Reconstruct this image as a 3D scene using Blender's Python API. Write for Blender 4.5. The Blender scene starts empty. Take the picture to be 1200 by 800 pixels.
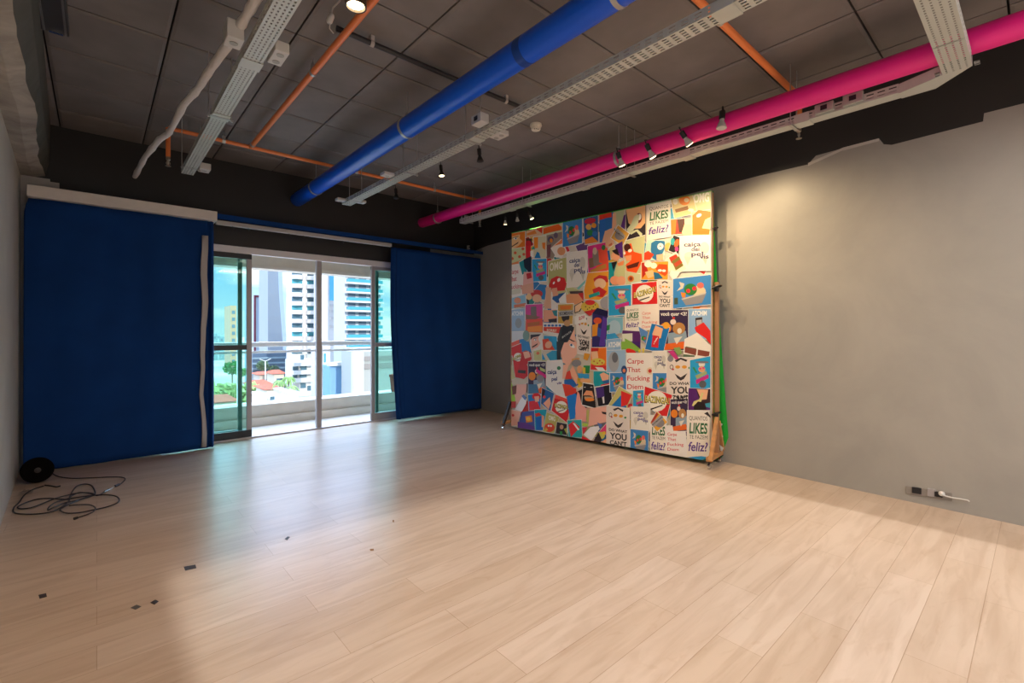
import bpy, bmesh, math, random
from mathutils import Vector, Matrix
R = math.radians
C = bpy.context.scene.collection
sc = bpy.context.scene

# ---------------------------------------------------------------- camera
CAMH = 1.30
YAW = R(41.5)
FPX = 550.0
HOR = 388.0
cam = bpy.data.cameras.new('camera'); camo = bpy.data.objects.new('camera', cam); C.objects.link(camo)
camo.location = (0, 0, CAMH); camo.rotation_euler = (R(90), 0, -YAW)
cam.sensor_fit = 'HORIZONTAL'; cam.sensor_width = 36; cam.lens = FPX / 1200 * 36
cam.shift_y = -(400 - HOR) / 1200.0
cam.clip_start = 0.02; cam.clip_end = 3000
sc.camera = camo

# ---------------------------------------------------------------- colour management
sc.view_settings.view_transform = 'Standard'; sc.view_settings.look = 'None'
sc.view_settings.gamma = 1; sc.view_settings.use_curve_mapping = False
sc.view_settings.exposure = 0.78

# ---------------------------------------------------------------- sky
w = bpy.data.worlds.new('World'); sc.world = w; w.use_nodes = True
nt = w.node_tree; nt.nodes.clear()
def N(t, **k):
    n = nt.nodes.new(t)
    for a, b in k.items(): setattr(n, a, b)
    return n
out = N('ShaderNodeOutputWorld'); bg = N('ShaderNodeBackground'); geo = N('ShaderNodeTexCoord')
sep = N('ShaderNodeSeparateXYZ'); nt.links.new(geo.outputs['Generated'], sep.inputs[0])
ramp = N('ShaderNodeValToRGB'); nt.links.new(sep.outputs['Z'], ramp.inputs[0])
e = ramp.color_ramp.elements
e[0].position = 0.0; e[0].color = (0.62, 0.80, 0.95, 1); e[1].position = 0.5; e[1].color = (0.20, 0.42, 0.85, 1)
m = e.new(0.09); m.color = (0.40, 0.66, 0.97, 1)
mp = N('ShaderNodeMapping'); mp.inputs['Scale'].default_value = (2.2, 2.2, 7); mp.inputs['Location'].default_value = (0.9, 0.2, 0.3)
nt.links.new(geo.outputs['Generated'], mp.inputs[0])
nz = N('ShaderNodeTexNoise'); nz.inputs['Scale'].default_value = 2.2; nz.inputs['Detail'].default_value = 5
nt.links.new(mp.outputs[0], nz.inputs['Vector'])
cr = N('ShaderNodeValToRGB'); cr.color_ramp.elements[0].position = 0.47; cr.color_ramp.elements[1].position = 0.62
nt.links.new(nz.outputs['Fac'], cr.inputs[0])
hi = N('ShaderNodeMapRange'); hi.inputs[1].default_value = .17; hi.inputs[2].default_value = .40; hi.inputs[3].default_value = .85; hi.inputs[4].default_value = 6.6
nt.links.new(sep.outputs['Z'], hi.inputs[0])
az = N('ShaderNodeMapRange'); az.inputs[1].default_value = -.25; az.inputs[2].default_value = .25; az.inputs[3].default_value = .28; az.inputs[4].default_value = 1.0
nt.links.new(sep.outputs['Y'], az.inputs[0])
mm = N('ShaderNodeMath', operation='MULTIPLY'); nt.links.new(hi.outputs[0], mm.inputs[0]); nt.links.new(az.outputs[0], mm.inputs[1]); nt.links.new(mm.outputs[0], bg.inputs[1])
mx = N('ShaderNodeMixRGB'); mx.inputs[2].default_value = (1.0, 1.0, 1.0, 1)
nt.links.new(cr.outputs[0], mx.inputs[0]); nt.links.new(ramp.outputs[0], mx.inputs[1])
nt.links.new(mx.outputs[0], bg.inputs[0])
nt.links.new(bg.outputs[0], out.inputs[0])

# ---------------------------------------------------------------- sun (low, from behind: lights the city and, via the added window, the floor)
def light(name, typ, loc, rot=(0, 0, 0), energy=10, color=(1, 1, 1), **k):
    l = bpy.data.lights.new(name, typ); l.energy = energy; l.color = color
    for a, b in k.items(): setattr(l, a, b)
    o = bpy.data.objects.new(name, l); C.objects.link(o); o.location = loc; o.rotation_euler = rot
    return o
def aim(o, target):
    d = Vector(target) - o.location
    o.rotation_euler = d.to_track_quat('-Z', 'Y').to_euler()
sun = light('sun', 'SUN', (0, -20, 20), energy=2.3, color=(1, .98, .96), angle=R(.9)); aim(sun, (0, -20 + 20 / .405, 0))
# portal in the balcony door so that the daylight is sampled well
po = light('daylight_portal', 'AREA', (2.2, 7.0, 1.2), (R(-90), 0, 0), 1, shape='RECTANGLE', size=5.6, size_y=2.4)
po.data.cycles.is_portal = True
po = light('added_window_portal', 'AREA', (2.2, -4.18, 1.5), (R(90), 0, 0), 1, shape='RECTANGLE', size=3.8, size_y=3.0)
po.data.cycles.is_portal = True
# unseen fill lamps added behind the camera to brighten the room
FILL_LAMPS = [((0.95, -0.9, 3.12), 20), ((3.1, -0.9, 3.12), 20), ((0.95, -3.0, 3.12), 20), ((3.1, -3.0, 3.12), 20)]
for p, en in FILL_LAMPS:
    light('fill_light', 'AREA', (p[0], p[1], p[2] - 0.07), (0, 0, 0), en, (1, .95, .88), shape='RECTANGLE', size=1.15, size_y=0.55)

# ---------------------------------------------------------------- helpers
def srgb(h):
    h = h.lstrip('#'); r = [int(h[i:i+2], 16) / 255 for i in (0, 2, 4)]
    return tuple((c / 12.92 if c <= .04045 else ((c + .055) / 1.055) ** 2.4) for c in r) + (1,)
MATS = {}
ORG = {}
def mat(name, col, rough=.6, metal=0, emit=None, estr=1, noise=0, nscale=8, bump=0, spec=.5, stretch=(1, 1, 1), detail=4):
    if name in MATS: return MATS[name]
    m = bpy.data.materials.new(name); m.use_nodes = True; t = m.node_tree
    b = t.nodes['Principled BSDF']
    c = srgb(col) if isinstance(col, str) else col
    b.inputs['Base Color'].default_value = c; b.inputs['Roughness'].default_value = rough
    b.inputs['Metallic'].default_value = metal; b.inputs['Specular IOR Level'].default_value = spec
    if emit:
        b.inputs['Emission Color'].default_value = srgb(emit); b.inputs['Emission Strength'].default_value = estr
    if noise or bump:
        tc = t.nodes.new('ShaderNodeTexCoord'); mp = t.nodes.new('ShaderNodeMapping'); mp.inputs['Scale'].default_value = stretch
        n = t.nodes.new('ShaderNodeTexNoise'); n.inputs['Scale'].default_value = nscale; n.inputs['Detail'].default_value = detail
        t.links.new(tc.outputs['Object'], mp.inputs[0]); t.links.new(mp.outputs[0], n.inputs['Vector'])
        if noise:
            r = t.nodes.new('ShaderNodeValToRGB'); lo, hi = 1 - noise, 1 + noise
            r.color_ramp.elements[0].position = .3; r.color_ramp.elements[1].position = .7
            r.color_ramp.elements[0].color = tuple(x * lo for x in c[:3]) + (1,)
            r.color_ramp.elements[1].color = tuple(min(1, x * hi) for x in c[:3]) + (1,)
            t.links.new(n.outputs['Fac'], r.inputs[0]); t.links.new(r.outputs[0], b.inputs['Base Color'])
        if bump:
            bp = t.nodes.new('ShaderNodeBump'); bp.inputs['Strength'].default_value = bump; bp.inputs['Distance'].default_value = .02
            t.links.new(n.outputs['Fac'], bp.inputs['Height']); t.links.new(bp.outputs[0], b.inputs['Normal'])
    MATS[name] = m
    return m

def glass(name, tint, gloss=.06):
    if name in MATS: return MATS[name]
    m = bpy.data.materials.new(name); m.use_nodes = True; t = m.node_tree; t.nodes.clear()
    o = t.nodes.new('ShaderNodeOutputMaterial'); a = t.nodes.new('ShaderNodeBsdfTransparent'); a.inputs[0].default_value = tint
    g = t.nodes.new('ShaderNodeBsdfGlossy'); g.inputs['Roughness'].default_value = .02; g.inputs[0].default_value = (.8, .9, .88, 1)
    x = t.nodes.new('ShaderNodeMixShader'); x.inputs[0].default_value = gloss
    t.links.new(a.outputs[0], x.inputs[1]); t.links.new(g.outputs[0], x.inputs[2]); t.links.new(x.outputs[0], o.inputs[0])
    MATS[name] = m
    return m

class MB:
    def __init__(s): s.v = []; s.f = []; s.m = []
    def quad(s, *p, mi=0):
        k = len(s.v); s.v += [tuple(q) for q in p]; s.f.append(tuple(range(k, k + len(p)))); s.m.append(mi)
    def box(s, x0, x1, y0, y1, z0, z1, mi=0, M=None):
        k = len(s.v)
        P = [(x, y, z) for x in (x0, x1) for y in (y0, y1) for z in (z0, z1)]
        if M is not None: P = [tuple(M @ Vector(p)) for p in P]
        s.v += P
        for a in ((0, 1, 3, 2), (4, 6, 7, 5), (0, 4, 5, 1), (2, 3, 7, 6), (0, 2, 6, 4), (1, 5, 7, 3)):
            s.f.append(tuple(k + i for i in a)); s.m.append(mi)
        return s
    def bar(s, a, b, wd, ht, up=(0, 0, 1), mi=0):
        a = Vector(a); b = Vector(b); d = (b - a); L = d.length; d.normalize()
        side = d.cross(Vector(up)).normalized(); u = side.cross(d)
        M = Matrix((side, d, u)).transposed().to_4x4(); M.translation = a
        return s.box(-wd / 2, wd / 2, 0, L, -ht / 2, ht / 2, mi, M)
    def tube(s, pts, r, n=12, mi=0, caps=True, rs=None):
        pts = [Vector(p) for p in pts]; k = len(s.v); prev = None
        for i, p in enumerate(pts):
            d = (pts[min(i + 1, len(pts) - 1)] - pts[max(i - 1, 0)]).normalized()
            if prev is None:
                ref = Vector((0, 0, 1)) if abs(d.z) < .9 else Vector((1, 0, 0))
                u = d.cross(ref).normalized()
            else: u = (prev - d * prev.dot(d)).normalized()
            prev = u; v = d.cross(u); rr = rs[i] if rs else r
            for j in range(n):
                a = 2 * math.pi * j / n; s.v.append(tuple(p + rr * (math.cos(a) * u + math.sin(a) * v)))
        for i in range(len(pts) - 1):
            for j in range(n):
                a = k + i * n + j; b = k + i * n + (j + 1) % n
                s.f.append((a, b, b + n, a + n)); s.m.append(mi)
        if caps:
            s.f.append(tuple(k + j for j in range(n))[::-1]); s.m.append(mi)
            q = k + (len(pts) - 1) * n; s.f.append(tuple(q + j for j in range(n))); s.m.append(mi)
        return s
    def lathe(s, prof, base=(0, 0, 0), axis=(0, 0, 1), n=20, mi=0):
        ax = Vector(axis).normalized(); b = Vector(base)
        ref = Vector((0, 0, 1)) if abs(ax.z) < .9 else Vector((1, 0, 0))
        u = ax.cross(ref).normalized(); v = ax.cross(u); k = len(s.v)
        for r, h in prof:
            for j in range(n):
                a = 2 * math.pi * j / n; s.v.append(tuple(b + ax * h + r * (math.cos(a) * u + math.sin(a) * v)))
        for i in range(len(prof) - 1):
            for j in range(n):
                a = k + i * n + j; c = k + i * n + (j + 1) % n
                s.f.append((a, c, c + n, a + n)); s.m.append(mi)
        s.f.append(tuple(k + j for j in range(n))[::-1]); s.m.append(mi)
        q = k + (len(prof) - 1) * n; s.f.append(tuple(q + j for j in range(n))); s.m.append(mi)
        return s
    def sheet(s, o, dl, dw, L, W, rows, pitch, sl, sw, mi=0, margin=.006):
        """flat sheet L x W from corner o with rows of slots sl long and sw wide"""
        o = Vector(o); dl = Vector(dl); dw = Vector(dw); nc = max(1, int(L / pitch)); cl = L / nc; cw = (W - 2 * margin) / rows
        def q(l0, l1, w0, w1): s.quad(o + dl*l0 + dw*w0, o + dl*l1 + dw*w0, o + dl*l1 + dw*w1, o + dl*l0 + dw*w1, mi=mi)
        q(0, L, 0, margin); q(0, L, W - margin, W)
        for i in range(nc):
            for j in range(rows):
                a = i * cl; b = margin + j * cw; ga = (cl - sl) / 2; gb = (cw - sw) / 2
                q(a, a + ga, b, b + cw); q(a + cl - ga, a + cl, b, b + cw)
                q(a + ga, a + cl - ga, b, b + gb); q(a + ga, a + cl - ga, b + cw - gb, b + cw)
        return s
    def build(s, name, m, parent=None, smooth=False, bevel=0, solid=0):
        me = bpy.data.meshes.new(name)
        org = Vector(parent.matrix_world.translation) if parent else Vector((0, 0, 0))
        if parent and parent.name in ORG: org = ORG[parent.name]
        me.from_pydata([tuple(Vector(p) - org) for p in s.v], [], s.f)
        ms = m if isinstance(m, (list, tuple)) else [m]
        for q in ms: me.materials.append(q)
        me.polygons.foreach_set('material_index', s.m)
        if smooth:
            me.polygons.foreach_set('use_smooth', [True] * len(s.f))
        me.update()
        bm = bmesh.new(); bm.from_mesh(me); bmesh.ops.remove_doubles(bm, verts=bm.verts, dist=1e-5)
        if not getattr(s, 'keepn', False): bmesh.ops.recalc_face_normals(bm, faces=bm.faces)
        bm.to_mesh(me); bm.free()
        if smooth:
            try: me.set_sharp_from_angle(angle=R(40))
            except Exception: pass
        o = bpy.data.objects.new(name, me); C.objects.link(o)
        if parent: o.parent = parent; ORG[o.name] = org
        if solid:
            q = o.modifiers.new('solid', 'SOLIDIFY'); q.thickness = solid
        if bevel:
            q = o.modifiers.new('bevel', 'BEVEL'); q.width = bevel; q.segments = 2; q.limit_method = 'ANGLE'
        return o

def thing(name, label, cat, loc=(0, 0, 0), group=None):
    o = bpy.data.objects.new(name, None); C.objects.link(o); o.location = loc; o['label'] = label; o['category'] = cat
    o.empty_display_size = .1
    if group: o['group'] = group
    o.matrix_world = Matrix.Translation(loc)
    return o
def tag(o, label, cat, group=None, kind=None):
    o['label'] = label; o['category'] = cat
    if group: o['group'] = group
    if kind: o['kind'] = kind
    return o
def struct(name, mb, m, **k):
    o = mb.build(name, m, **k); o['kind'] = 'structure'; return o
def structe(name, loc=(0, 0, 0)):
    o = bpy.data.objects.new(name, None); C.objects.link(o); o.location = loc; o['kind'] = 'structure'
    o.matrix_world = Matrix.Translation(loc); return o
def copy_tree(o, parent=None):
    c = o.copy(); C.objects.link(c)
    if parent: c.parent = parent
    for ch in [x for x in o.children]: copy_tree(ch, c)
    return c

# a measured point: picture coordinates (1200x800) to the room, on a plane of constant Y, Z or X
FX, FY = math.sin(YAW), math.cos(YAW)
def ray(x, y):
    r = (x - 600) / FPX; u = (HOR - y) / FPX
    return Vector((FX + FY * r, FY - FX * r, u))
def onY(x, y, Y): d = ray(x, y); return Vector((0, 0, CAMH)) + d * (Y / d.y)
def onZ(x, y, Z=0): d = ray(x, y); return Vector((0, 0, CAMH)) + d * ((Z - CAMH) / d.z)

# ---------------------------------------------------------------- room
CEIL = 3.30
YB = 6.40                                   # back wall
def XR(y): return 4.63 + .026 * y            # right wall leans a little in plan
def XL(y): return -.33 - .033 * y            # left wall
YR = -4.2

# floor: pale wood planks running across the room
def floor_mat():
    m = bpy.data.materials.new('pale_wood_planks'); m.use_nodes = True; t = m.node_tree; L = t.links.new
    b = t.nodes['Principled BSDF']; nn = t.nodes.new
    tc = nn('ShaderNodeTexCoord')
    br = nn('ShaderNodeTexBrick'); br.offset = .37; br.inputs['Scale'].default_value = 1
    br.inputs['Brick Width'].default_value = 1.22; br.inputs['Row Height'].default_value = .185
    br.inputs['Mortar Size'].default_value = .0015; br.inputs['Mortar Smooth'].default_value = .3
    br.inputs['Color1'].default_value = srgb('c0a995'); br.inputs['Color2'].default_value = srgb('cab5a4')
    br.inputs['Mortar'].default_value = srgb('a98f78')
    L(tc.outputs['Object'], br.inputs['Vector'])
    mp = nn('ShaderNodeMapping'); mp.inputs['Scale'].default_value = (1.1, 9, 1); L(tc.outputs['Object'], mp.inputs[0])
    n1 = nn('ShaderNodeTexNoise'); n1.inputs['Scale'].default_value = 1.6; n1.inputs['Detail'].default_value = 9; n1.inputs['Distortion'].default_value = .9
    L(mp.outputs[0], n1.inputs['Vector'])
    r1 = nn('ShaderNodeValToRGB'); r1.color_ramp.elements[0].position = .34; r1.color_ramp.elements[1].position = .6
    r1.color_ramp.elements[0].color = (.88, .845, .81, 1); r1.color_ramp.elements[1].color = (1.03, 1.03, 1.03, 1); L(n1.outputs['Fac'], r1.inputs[0])
    mu = nn('ShaderNodeMixRGB'); mu.blend_type = 'MULTIPLY'; mu.inputs[0].default_value = 1; L(br.outputs['Color'], mu.inputs[1]); L(r1.outputs[0], mu.inputs[2])
    mp2 = nn('ShaderNodeMapping'); mp2.inputs['Scale'].default_value = (1, 3.2, 1); L(tc.outputs['Object'], mp2.inputs[0])
    wv = nn('ShaderNodeTexNoise'); wv.inputs['Scale'].default_value = 3.2; wv.inputs['Detail'].default_value = 3; wv.inputs['Distortion'].default_value = 2.2
    L(mp2.outputs[0], wv.inputs['Vector'])
    r2 = nn('ShaderNodeValToRGB'); r2.color_ramp.elements[0].position = .60; r2.color_ramp.elements[1].position = .68
    r2.color_ramp.elements[0].color = (1, 1, 1, 1); r2.color_ramp.elements[1].color = (.95, .93, .91, 1); L(wv.outputs['Fac'], r2.inputs[0])
    m2 = nn('ShaderNodeMixRGB'); m2.blend_type = 'MULTIPLY'; m2.inputs[0].default_value = 1; L(mu.outputs[0], m2.inputs[1]); L(r2.outputs[0], m2.inputs[2])
    L(m2.outputs[0], b.inputs['Base Color'])
    b.inputs['Roughness'].default_value = .31; b.inputs['Specular IOR Level'].default_value = .6
    bp = nn('ShaderNodeBump'); bp.inputs['Strength'].default_value = .25; bp.inputs['Distance'].default_value = .004
    ma = nn('ShaderNodeMath'); ma.operation = 'MULTIPLY_ADD'; ma.inputs[1].default_value = -1.0; L(br.outputs['Fac'], ma.inputs[0]); L(n1.outputs['Fac'], ma.inputs[2])
    L(ma.outputs[0], bp.inputs['Height']); L(bp.outputs[0], b.inputs['Normal'])
    return m
f = MB(); f.box(-1.2, 5.4, YR, YB + .08, -.12, 0); struct('floor', f, floor_mat())

def cement(name, c1, c2, rough=.38, sc_=1.4, c3=None):
    m = bpy.data.materials.new(name); m.use_nodes = True; t = m.node_tree; L = t.links.new; nn = t.nodes.new
    b = t.nodes['Principled BSDF']; tc = nn('ShaderNodeTexCoord')
    n1 = nn('ShaderNodeTexNoise'); n1.inputs['Scale'].default_value = sc_; n1.inputs['Detail'].default_value = 8; n1.inputs['Roughness'].default_value = .62; n1.inputs['Distortion'].default_value = .5
    L(tc.outputs['Object'], n1.inputs['Vector'])
    r = nn('ShaderNodeValToRGB'); r.color_ramp.elements[0].position = .32; r.color_ramp.elements[1].position = .68
    r.color_ramp.elements[0].color = srgb(c1); r.color_ramp.elements[1].color = srgb(c2); L(n1.outputs['Fac'], r.inputs[0])
    if c3:
        el = r.color_ramp.elements.new(.24); el.color = srgb(c3); el = r.color_ramp.elements.new(.30); el.color = srgb(c1)
    L(r.outputs[0], b.inputs['Base Color'])
    n2 = nn('ShaderNodeTexNoise'); n2.inputs['Scale'].default_value = sc_ * 1.3; n2.inputs['Detail'].default_value = 5; L(tc.outputs['Object'], n2.inputs['Vector'])
    r2 = nn('ShaderNodeMapRange'); r2.inputs[3].default_value = rough - .08; r2.inputs[4].default_value = rough + .12; L(n2.outputs['Fac'], r2.inputs[0]); L(r2.outputs[0], b.inputs['Roughness'])
    bp = nn('ShaderNodeBump'); bp.inputs['Strength'].default_value = .22; bp.inputs['Distance'].default_value = .02; L(n1.outputs['Fac'], bp.inputs['Height']); L(bp.outputs[0], b.inputs['Normal'])
    return m
M_cem = cement('burnt_cement', '9b9791', 'a8a39c')
M_cemL = cement('plastered_wall', 'bcbab2', 'cac8c0', .6)
M_rough = cement('rough_concrete', '8c867e', 'bab4aa', .85, 4.2, '4a433b')
M_black = mat('black_paint', '2b2928', .55, noise=.12, nscale=2)
M_white = mat('white_paint', 'c9c4be', .6, noise=.05)
M_dgrey = mat('dark_grey_paint', '55564f', .6, noise=.12, nscale=3)

# right wall: bare cement below, black paint above with an uneven lower edge
edge = [(YR, 2.82), (.27, 2.82), (.275, 2.765), (.78, 2.755), (.83, 2.775), (.86, 2.83), (1.30, 2.82), (1.36, 2.76), (1.75, 2.765), (2.3, 2.755), (3.4, 2.745), (4.8, 2.72), (6.0, 2.70), (YB, 2.66)]
wr = MB()
for (a, za), (b, zb) in zip(edge[:-1], edge[1:]):
    wr.quad((XR(a), a, 0), (XR(b), b, 0), (XR(b), b, zb), (XR(a), a, za), mi=0)
    wr.quad((XR(a), a, za), (XR(b), b, zb), (XR(b), b, CEIL), (XR(a), a, CEIL), mi=1)
wr.quad((XR(YR) + .15, YR, 0), (XR(YB) + .15, YB, 0), (XR(YB) + .15, YB, CEIL), (XR(YR) + .15, YR, CEIL), mi=0)
# lighter scraped strip left by the masking tape
for (a, b, za, zb) in ((.86, 1.10, 2.828, 2.826), (1.10, 1.36, 2.826, 2.768)):
    wr.quad((XR(a) - .001, a, za - .018), (XR(b) - .001, b, zb - .022), (XR(b) - .001, b, zb + .004), (XR(a) - .001, a, za + .004), mi=2)
struct('wall_right', wr, [M_cem, M_black, M_white])

# left wall with the broken concrete beam soffit above it
wl = MB(); BX = .155
wl.quad((XL(YR), YR, 0), (XL(YB), YB, 0), (XL(YB), YB, 2.78), (XL(YR), YR, 2.78), mi=0)
random.seed(4)
ys = [YR + i * (YB - YR) / 90 for i in range(91)]
jag = [BX + random.uniform(-.006, .006) + .012 * math.sin(y * 3.1) + .008 * math.sin(y * 7.3) for y in ys]
for i in range(90):
    a, b = ys[i], ys[i + 1]; ja, jb = jag[i], jag[i + 1]; dz = lambda: 0
    wl.quad((XL(a), a, 2.78), (XL(b), b, 2.78), (XL(b) + jb * .5, b, 2.775), (XL(a) + ja * .5, a, 2.775), mi=1)
    wl.quad((XL(a) + ja * .5, a, 2.775), (XL(b) + jb * .5, b, 2.775), (XL(b) + jb, b, 2.80), (XL(a) + ja, a, 2.80), mi=1)
    wl.quad((XL(a) + ja, a, 2.80), (XL(b) + jb, b, 2.80), (XL(b) + BX + .04, b, 2.93), (XL(a) + BX + .04, a, 2.93), mi=2)
    wl.quad((XL(a) + BX + .04, a, 2.93), (XL(b) + BX + .04, b, 2.93), (XL(b) + BX + .05, b, CEIL), (XL(a) + BX + .05, a, CEIL), mi=2)
wl.quad((XL(YR) - .15, YR, 0), (XL(YB) - .15, YB, 0), (XL(YB) - .15, YB, CEIL), (XL(YR) - .15, YR, CEIL), mi=0)
struct('wall_left', wl, [M_cemL, M_rough, M_dgrey])

# back wall with the door opening
DX0, DX1, DZ = .50, 3.94, 2.315
wb = MB(); T = .16
wb.box(-.85, DX0, YB, YB + T, 0, 2.52, mi=1)
wb.box(-.85, -.34, YB - .02, YB + T, 2.5, 2.775, mi=1)         # unpainted white end with stepped edge
wb.box(-.34, -.275, YB - .02, YB + T, 2.5, 2.75, mi=1); wb.box(-.275, -.14, YB - .02, YB + T, 2.5, 2.695, mi=1)
wb.box(-.34, DX0, YB, YB + T, 2.5, CEIL + .05, mi=0); wb.box(-.85, -.34, YB, YB + T, 2.775, CEIL + .05, mi=0)
wb.box(DX0, DX1, YB, YB + T, DZ, CEIL + .05, mi=0)
wb.box(DX1, 5.0, YB, YB + T, 0, 2.6, mi=2); wb.box(DX1, 5.0, YB, YB + T, 2.6, CEIL + .05, mi=0)
struct('wall_back', wb, [M_black, M_white, M_cem])
b = MB(); b.box(-.9, .225, YR - .12, YR, 0, CEIL); b.box(4.16, 5.1, YR - .12, YR, 0, CEIL); b.box(.225, 4.16, YR - .12, YR, 3.0, CEIL); struct('wall_rear', b, M_cem)
wn = structe('added_window_1', (2.2, YR, 0))  # window added out of view to shape the sun patch on the floor
for xa in (.225, 4.11):
    b = MB(); b.box(xa, xa + .05, YR - .08, YR - .02, 0, 3.0); b.build('added_window_frame', mat('white_frame', 'd0d0ce', .5), wn)
b = MB(); b.box(.275, 4.11, YR - .052, YR - .048, .0, 3.0); b.build('added_window_pane', glass('rear_glass', (.98, .99, .99, 1), .03), wn)

# ceiling: dark square acoustic tiles with recessed joints
ct = MB(); S = .64; x0 = -.27 - 2 * S; y0 = 2.06 - 10 * S
random.seed(2)
for i in range(11):
    for j in range(18):
        xa, ya = x0 + i * S, y0 + j * S; g = .006
        xa2, ya2 = xa + S, min(ya + S, YB)
        if ya >= YB: continue
        zs = CEIL + random.uniform(-.002, .004)
        h = [zs + random.uniform(-.0015, .0015) for _ in range(4)]
        # slightly cushioned tile: bevelled rim and a flat middle
        P = [(xa + g, ya + g), (xa2 - g, ya + g), (xa2 - g, ya2 - g), (xa + g, ya2 - g)]
        Q = [(xa + g + .02, ya + g + .02), (xa2 - g - .02, ya + g + .02), (xa2 - g - .02, ya2 - g - .02), (xa + g + .02, ya2 - g - .02)]
        for k in range(4):
            n = (k + 1) % 4
            ct.quad((*P[k], CEIL + .03), (*P[n], CEIL + .03), (*P[n], CEIL + .008), (*P[k], CEIL + .008))
            ct.quad((*P[k], CEIL + .008), (*P[n], CEIL + .008), (*Q[n], h[n]), (*Q[k], h[k]))
        ct.quad(*[(*Q[k], h[k]) for k in range(4)])
ct.box(-1.6, 5.8, YR, YB, CEIL + .03, CEIL + .12, mi=1)
struct('ceiling', ct, [mat('black_acoustic_tile', '7c7674', .7, noise=.16, nscale=2.5, bump=.15), mat('joint_black', '121110', .9)])

# ---------------------------------------------------------------- balcony door
M_alu = mat('grey_aluminium', 'a8a3a4', .4, metal=.2); M_aluw = mat('light_aluminium', 'dcdadc', .4, metal=.1)
M_anth = mat('anthracite_rail', '2c2c30', .45); M_tealst = mat('green_grey_stile', '5f8078', .4)
G_teal = glass('green_tinted_glass', (.70, .93, .885, 1), .015); G_clear = glass('clear_glass', (.95, .985, .975, 1), .03)
d = structe('door_1', (0, YB, 0))
b = MB(); b.box(DX0, DX1, YB - .03, YB + .03, 2.235, DZ); b.build('head_frame', M_aluw, d, bevel=.004)
b = MB(); b.box(DX0, DX1, YB - .03, YB + .13, 0, .018); b.build('threshold', M_aluw, d, bevel=.003)
b = MB(); b.box(DX0, DX0 + .05, YB - .03, YB + .13, .018, 2.235); b.build('jamb', M_aluw, d, bevel=.003)
b = MB(); b.box(DX1 - .05, DX1, YB - .03, YB + .13, .018, 2.235); b.build('jamb', M_aluw, d, bevel=.003)
b = MB(); b.box(2.19, 2.255, YB - .01, YB + .05, .018, 2.235); b.build('centre_post', M_alu, d, bevel=.003)
def leaf(n, xa, xb, y, m_stile, m_rail, gl, st=.05, botm=.085, topm=.05, right=True):
    o = structe(n, (xa, y, 0.02)); z0, z1 = .02, 2.233
    for q in ((xa, xa + st), (xb - st, xb)):
        s_ = MB(); s_.box(q[0], q[1], y - .018, y + .018, z0, z1); s_.build('stile', m_stile, o, bevel=.003)
    for nm, za, zb in (('bottom_rail', z0, z0 + botm), ('middle_rail', 1.075, 1.135), ('top_rail', z1 - topm, z1)):
        s_ = MB(); s_.box(xa + (0 if nm != 'middle_rail' else st), xb - (0 if nm != 'middle_rail' else st), y - .021, y + .021, za, zb); s_.build(nm, m_rail, o, bevel=.003)
    s_ = MB(); s_.box(xa + st * .8, xb - st * .8, y - .004, y + .004, z0 + botm - .01, z1 - topm + .01); s_.build('glass_pane', gl, o)
leaf('door_2', .56, 1.415, YB - .0, M_alu, M_anth, G_teal, st=.055, topm=.06)
leaf('door_3', .60, 1.33, YB + .09, M_tealst, M_tealst, G_clear, st=.045)
leaf('door_4', 2.955, 3.88, YB - .0, M_alu, M_alu, G_teal, st=.055, botm=.10)
leaf('door_5', 3.06, 3.80, YB + .09, M_tealst, M_tealst, G_clear, st=.045)

# ---------------------------------------------------------------- balcony
M_tile = mat('balcony_stone', 'dad3c8', .6, noise=.04); M_cream = mat('cream_render', 'e4dacb', .8, noise=.04)
b = MB(); b.box(-1.5, 6.5, YB + .08, 7.55, -.15, -.005); b.build('trim_1', M_tile)['kind'] = 'structure'
cb = MB(); cb.box(-1.5, 6.5, 7.15, 7.53, -.005, .105); cb.box(-1.5, 6.5, 7.22, 7.53, .105, .255); cb.box(-1.5, 6.5, 7.20, 7.55, .255, .28)
struct('trim_2', cb, M_cream, bevel=.004)
so = MB(); so.box(-1.5, 6.5, YB + .16, 7.5, 2.62, 2.8); so.box(-1.5, 6.5, 7.2, 7.38, 2.215, 2.62); so.box(-1.5, 6.5, 7.17, 7.41, 2.17, 2.215)
struct('trim_3', so, M_cream, bevel=.004)
for i, x in enumerate((-1.5, 6.2)):
    s_ = MB(); s_.box(x, x + .3, YB + .16, 7.45, -.005, 2.62); struct('trim_%d' % (4 + i), s_, M_cream)
rl = thing('balcony_railing', 'white balcony railing with two rails and glass panels outside the sliding door', 'railing', (2.2, 7.42, .28))
M_rail = mat('white_railing', 'f2f1ef', .35)
b = MB(); b.box(-1.2, 6.2, 7.38, 7.46, 1.075, 1.145); b.build('top_rail', M_rail, rl, bevel=.012)
b = MB(); b.box(-1.2, 6.2, 7.40, 7.44, .985, 1.02); b.build('lower_rail', M_rail, rl, bevel=.006)
posts = [-1.0, .1, 1.46, 2.58, 4.0, 5.2]
for i, x in enumerate(posts):
    b = MB(); b.box(x, x + .045, 7.395, 7.445, .28, 1.08); b.build('post', M_rail, rl, bevel=.004)
for a, c in zip(posts[:-1], posts[1:]):
    b = MB(); b.box(a + .05, c - .005, 7.415, 7.423, .30, .985); b.build('glass_panel', glass('railing_glass', (.96, .985, .98, 1), .03), rl)
pt = thing('flower_pot', 'terracotta coloured square pot on the balcony ledge behind the right door glass', 'pot', (3.42, 7.29, .28))
pp = onY(463, 457, 7.29)
b = MB(); b.lathe([(.085, 0), (.11, .25), (.125, .25), (.125, .29), (.105, .29), (.095, .24)], (pp.x, 7.265, .281), n=4); b.build('pot_body', mat('terracotta', 'a8604e', .8), pt)
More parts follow.
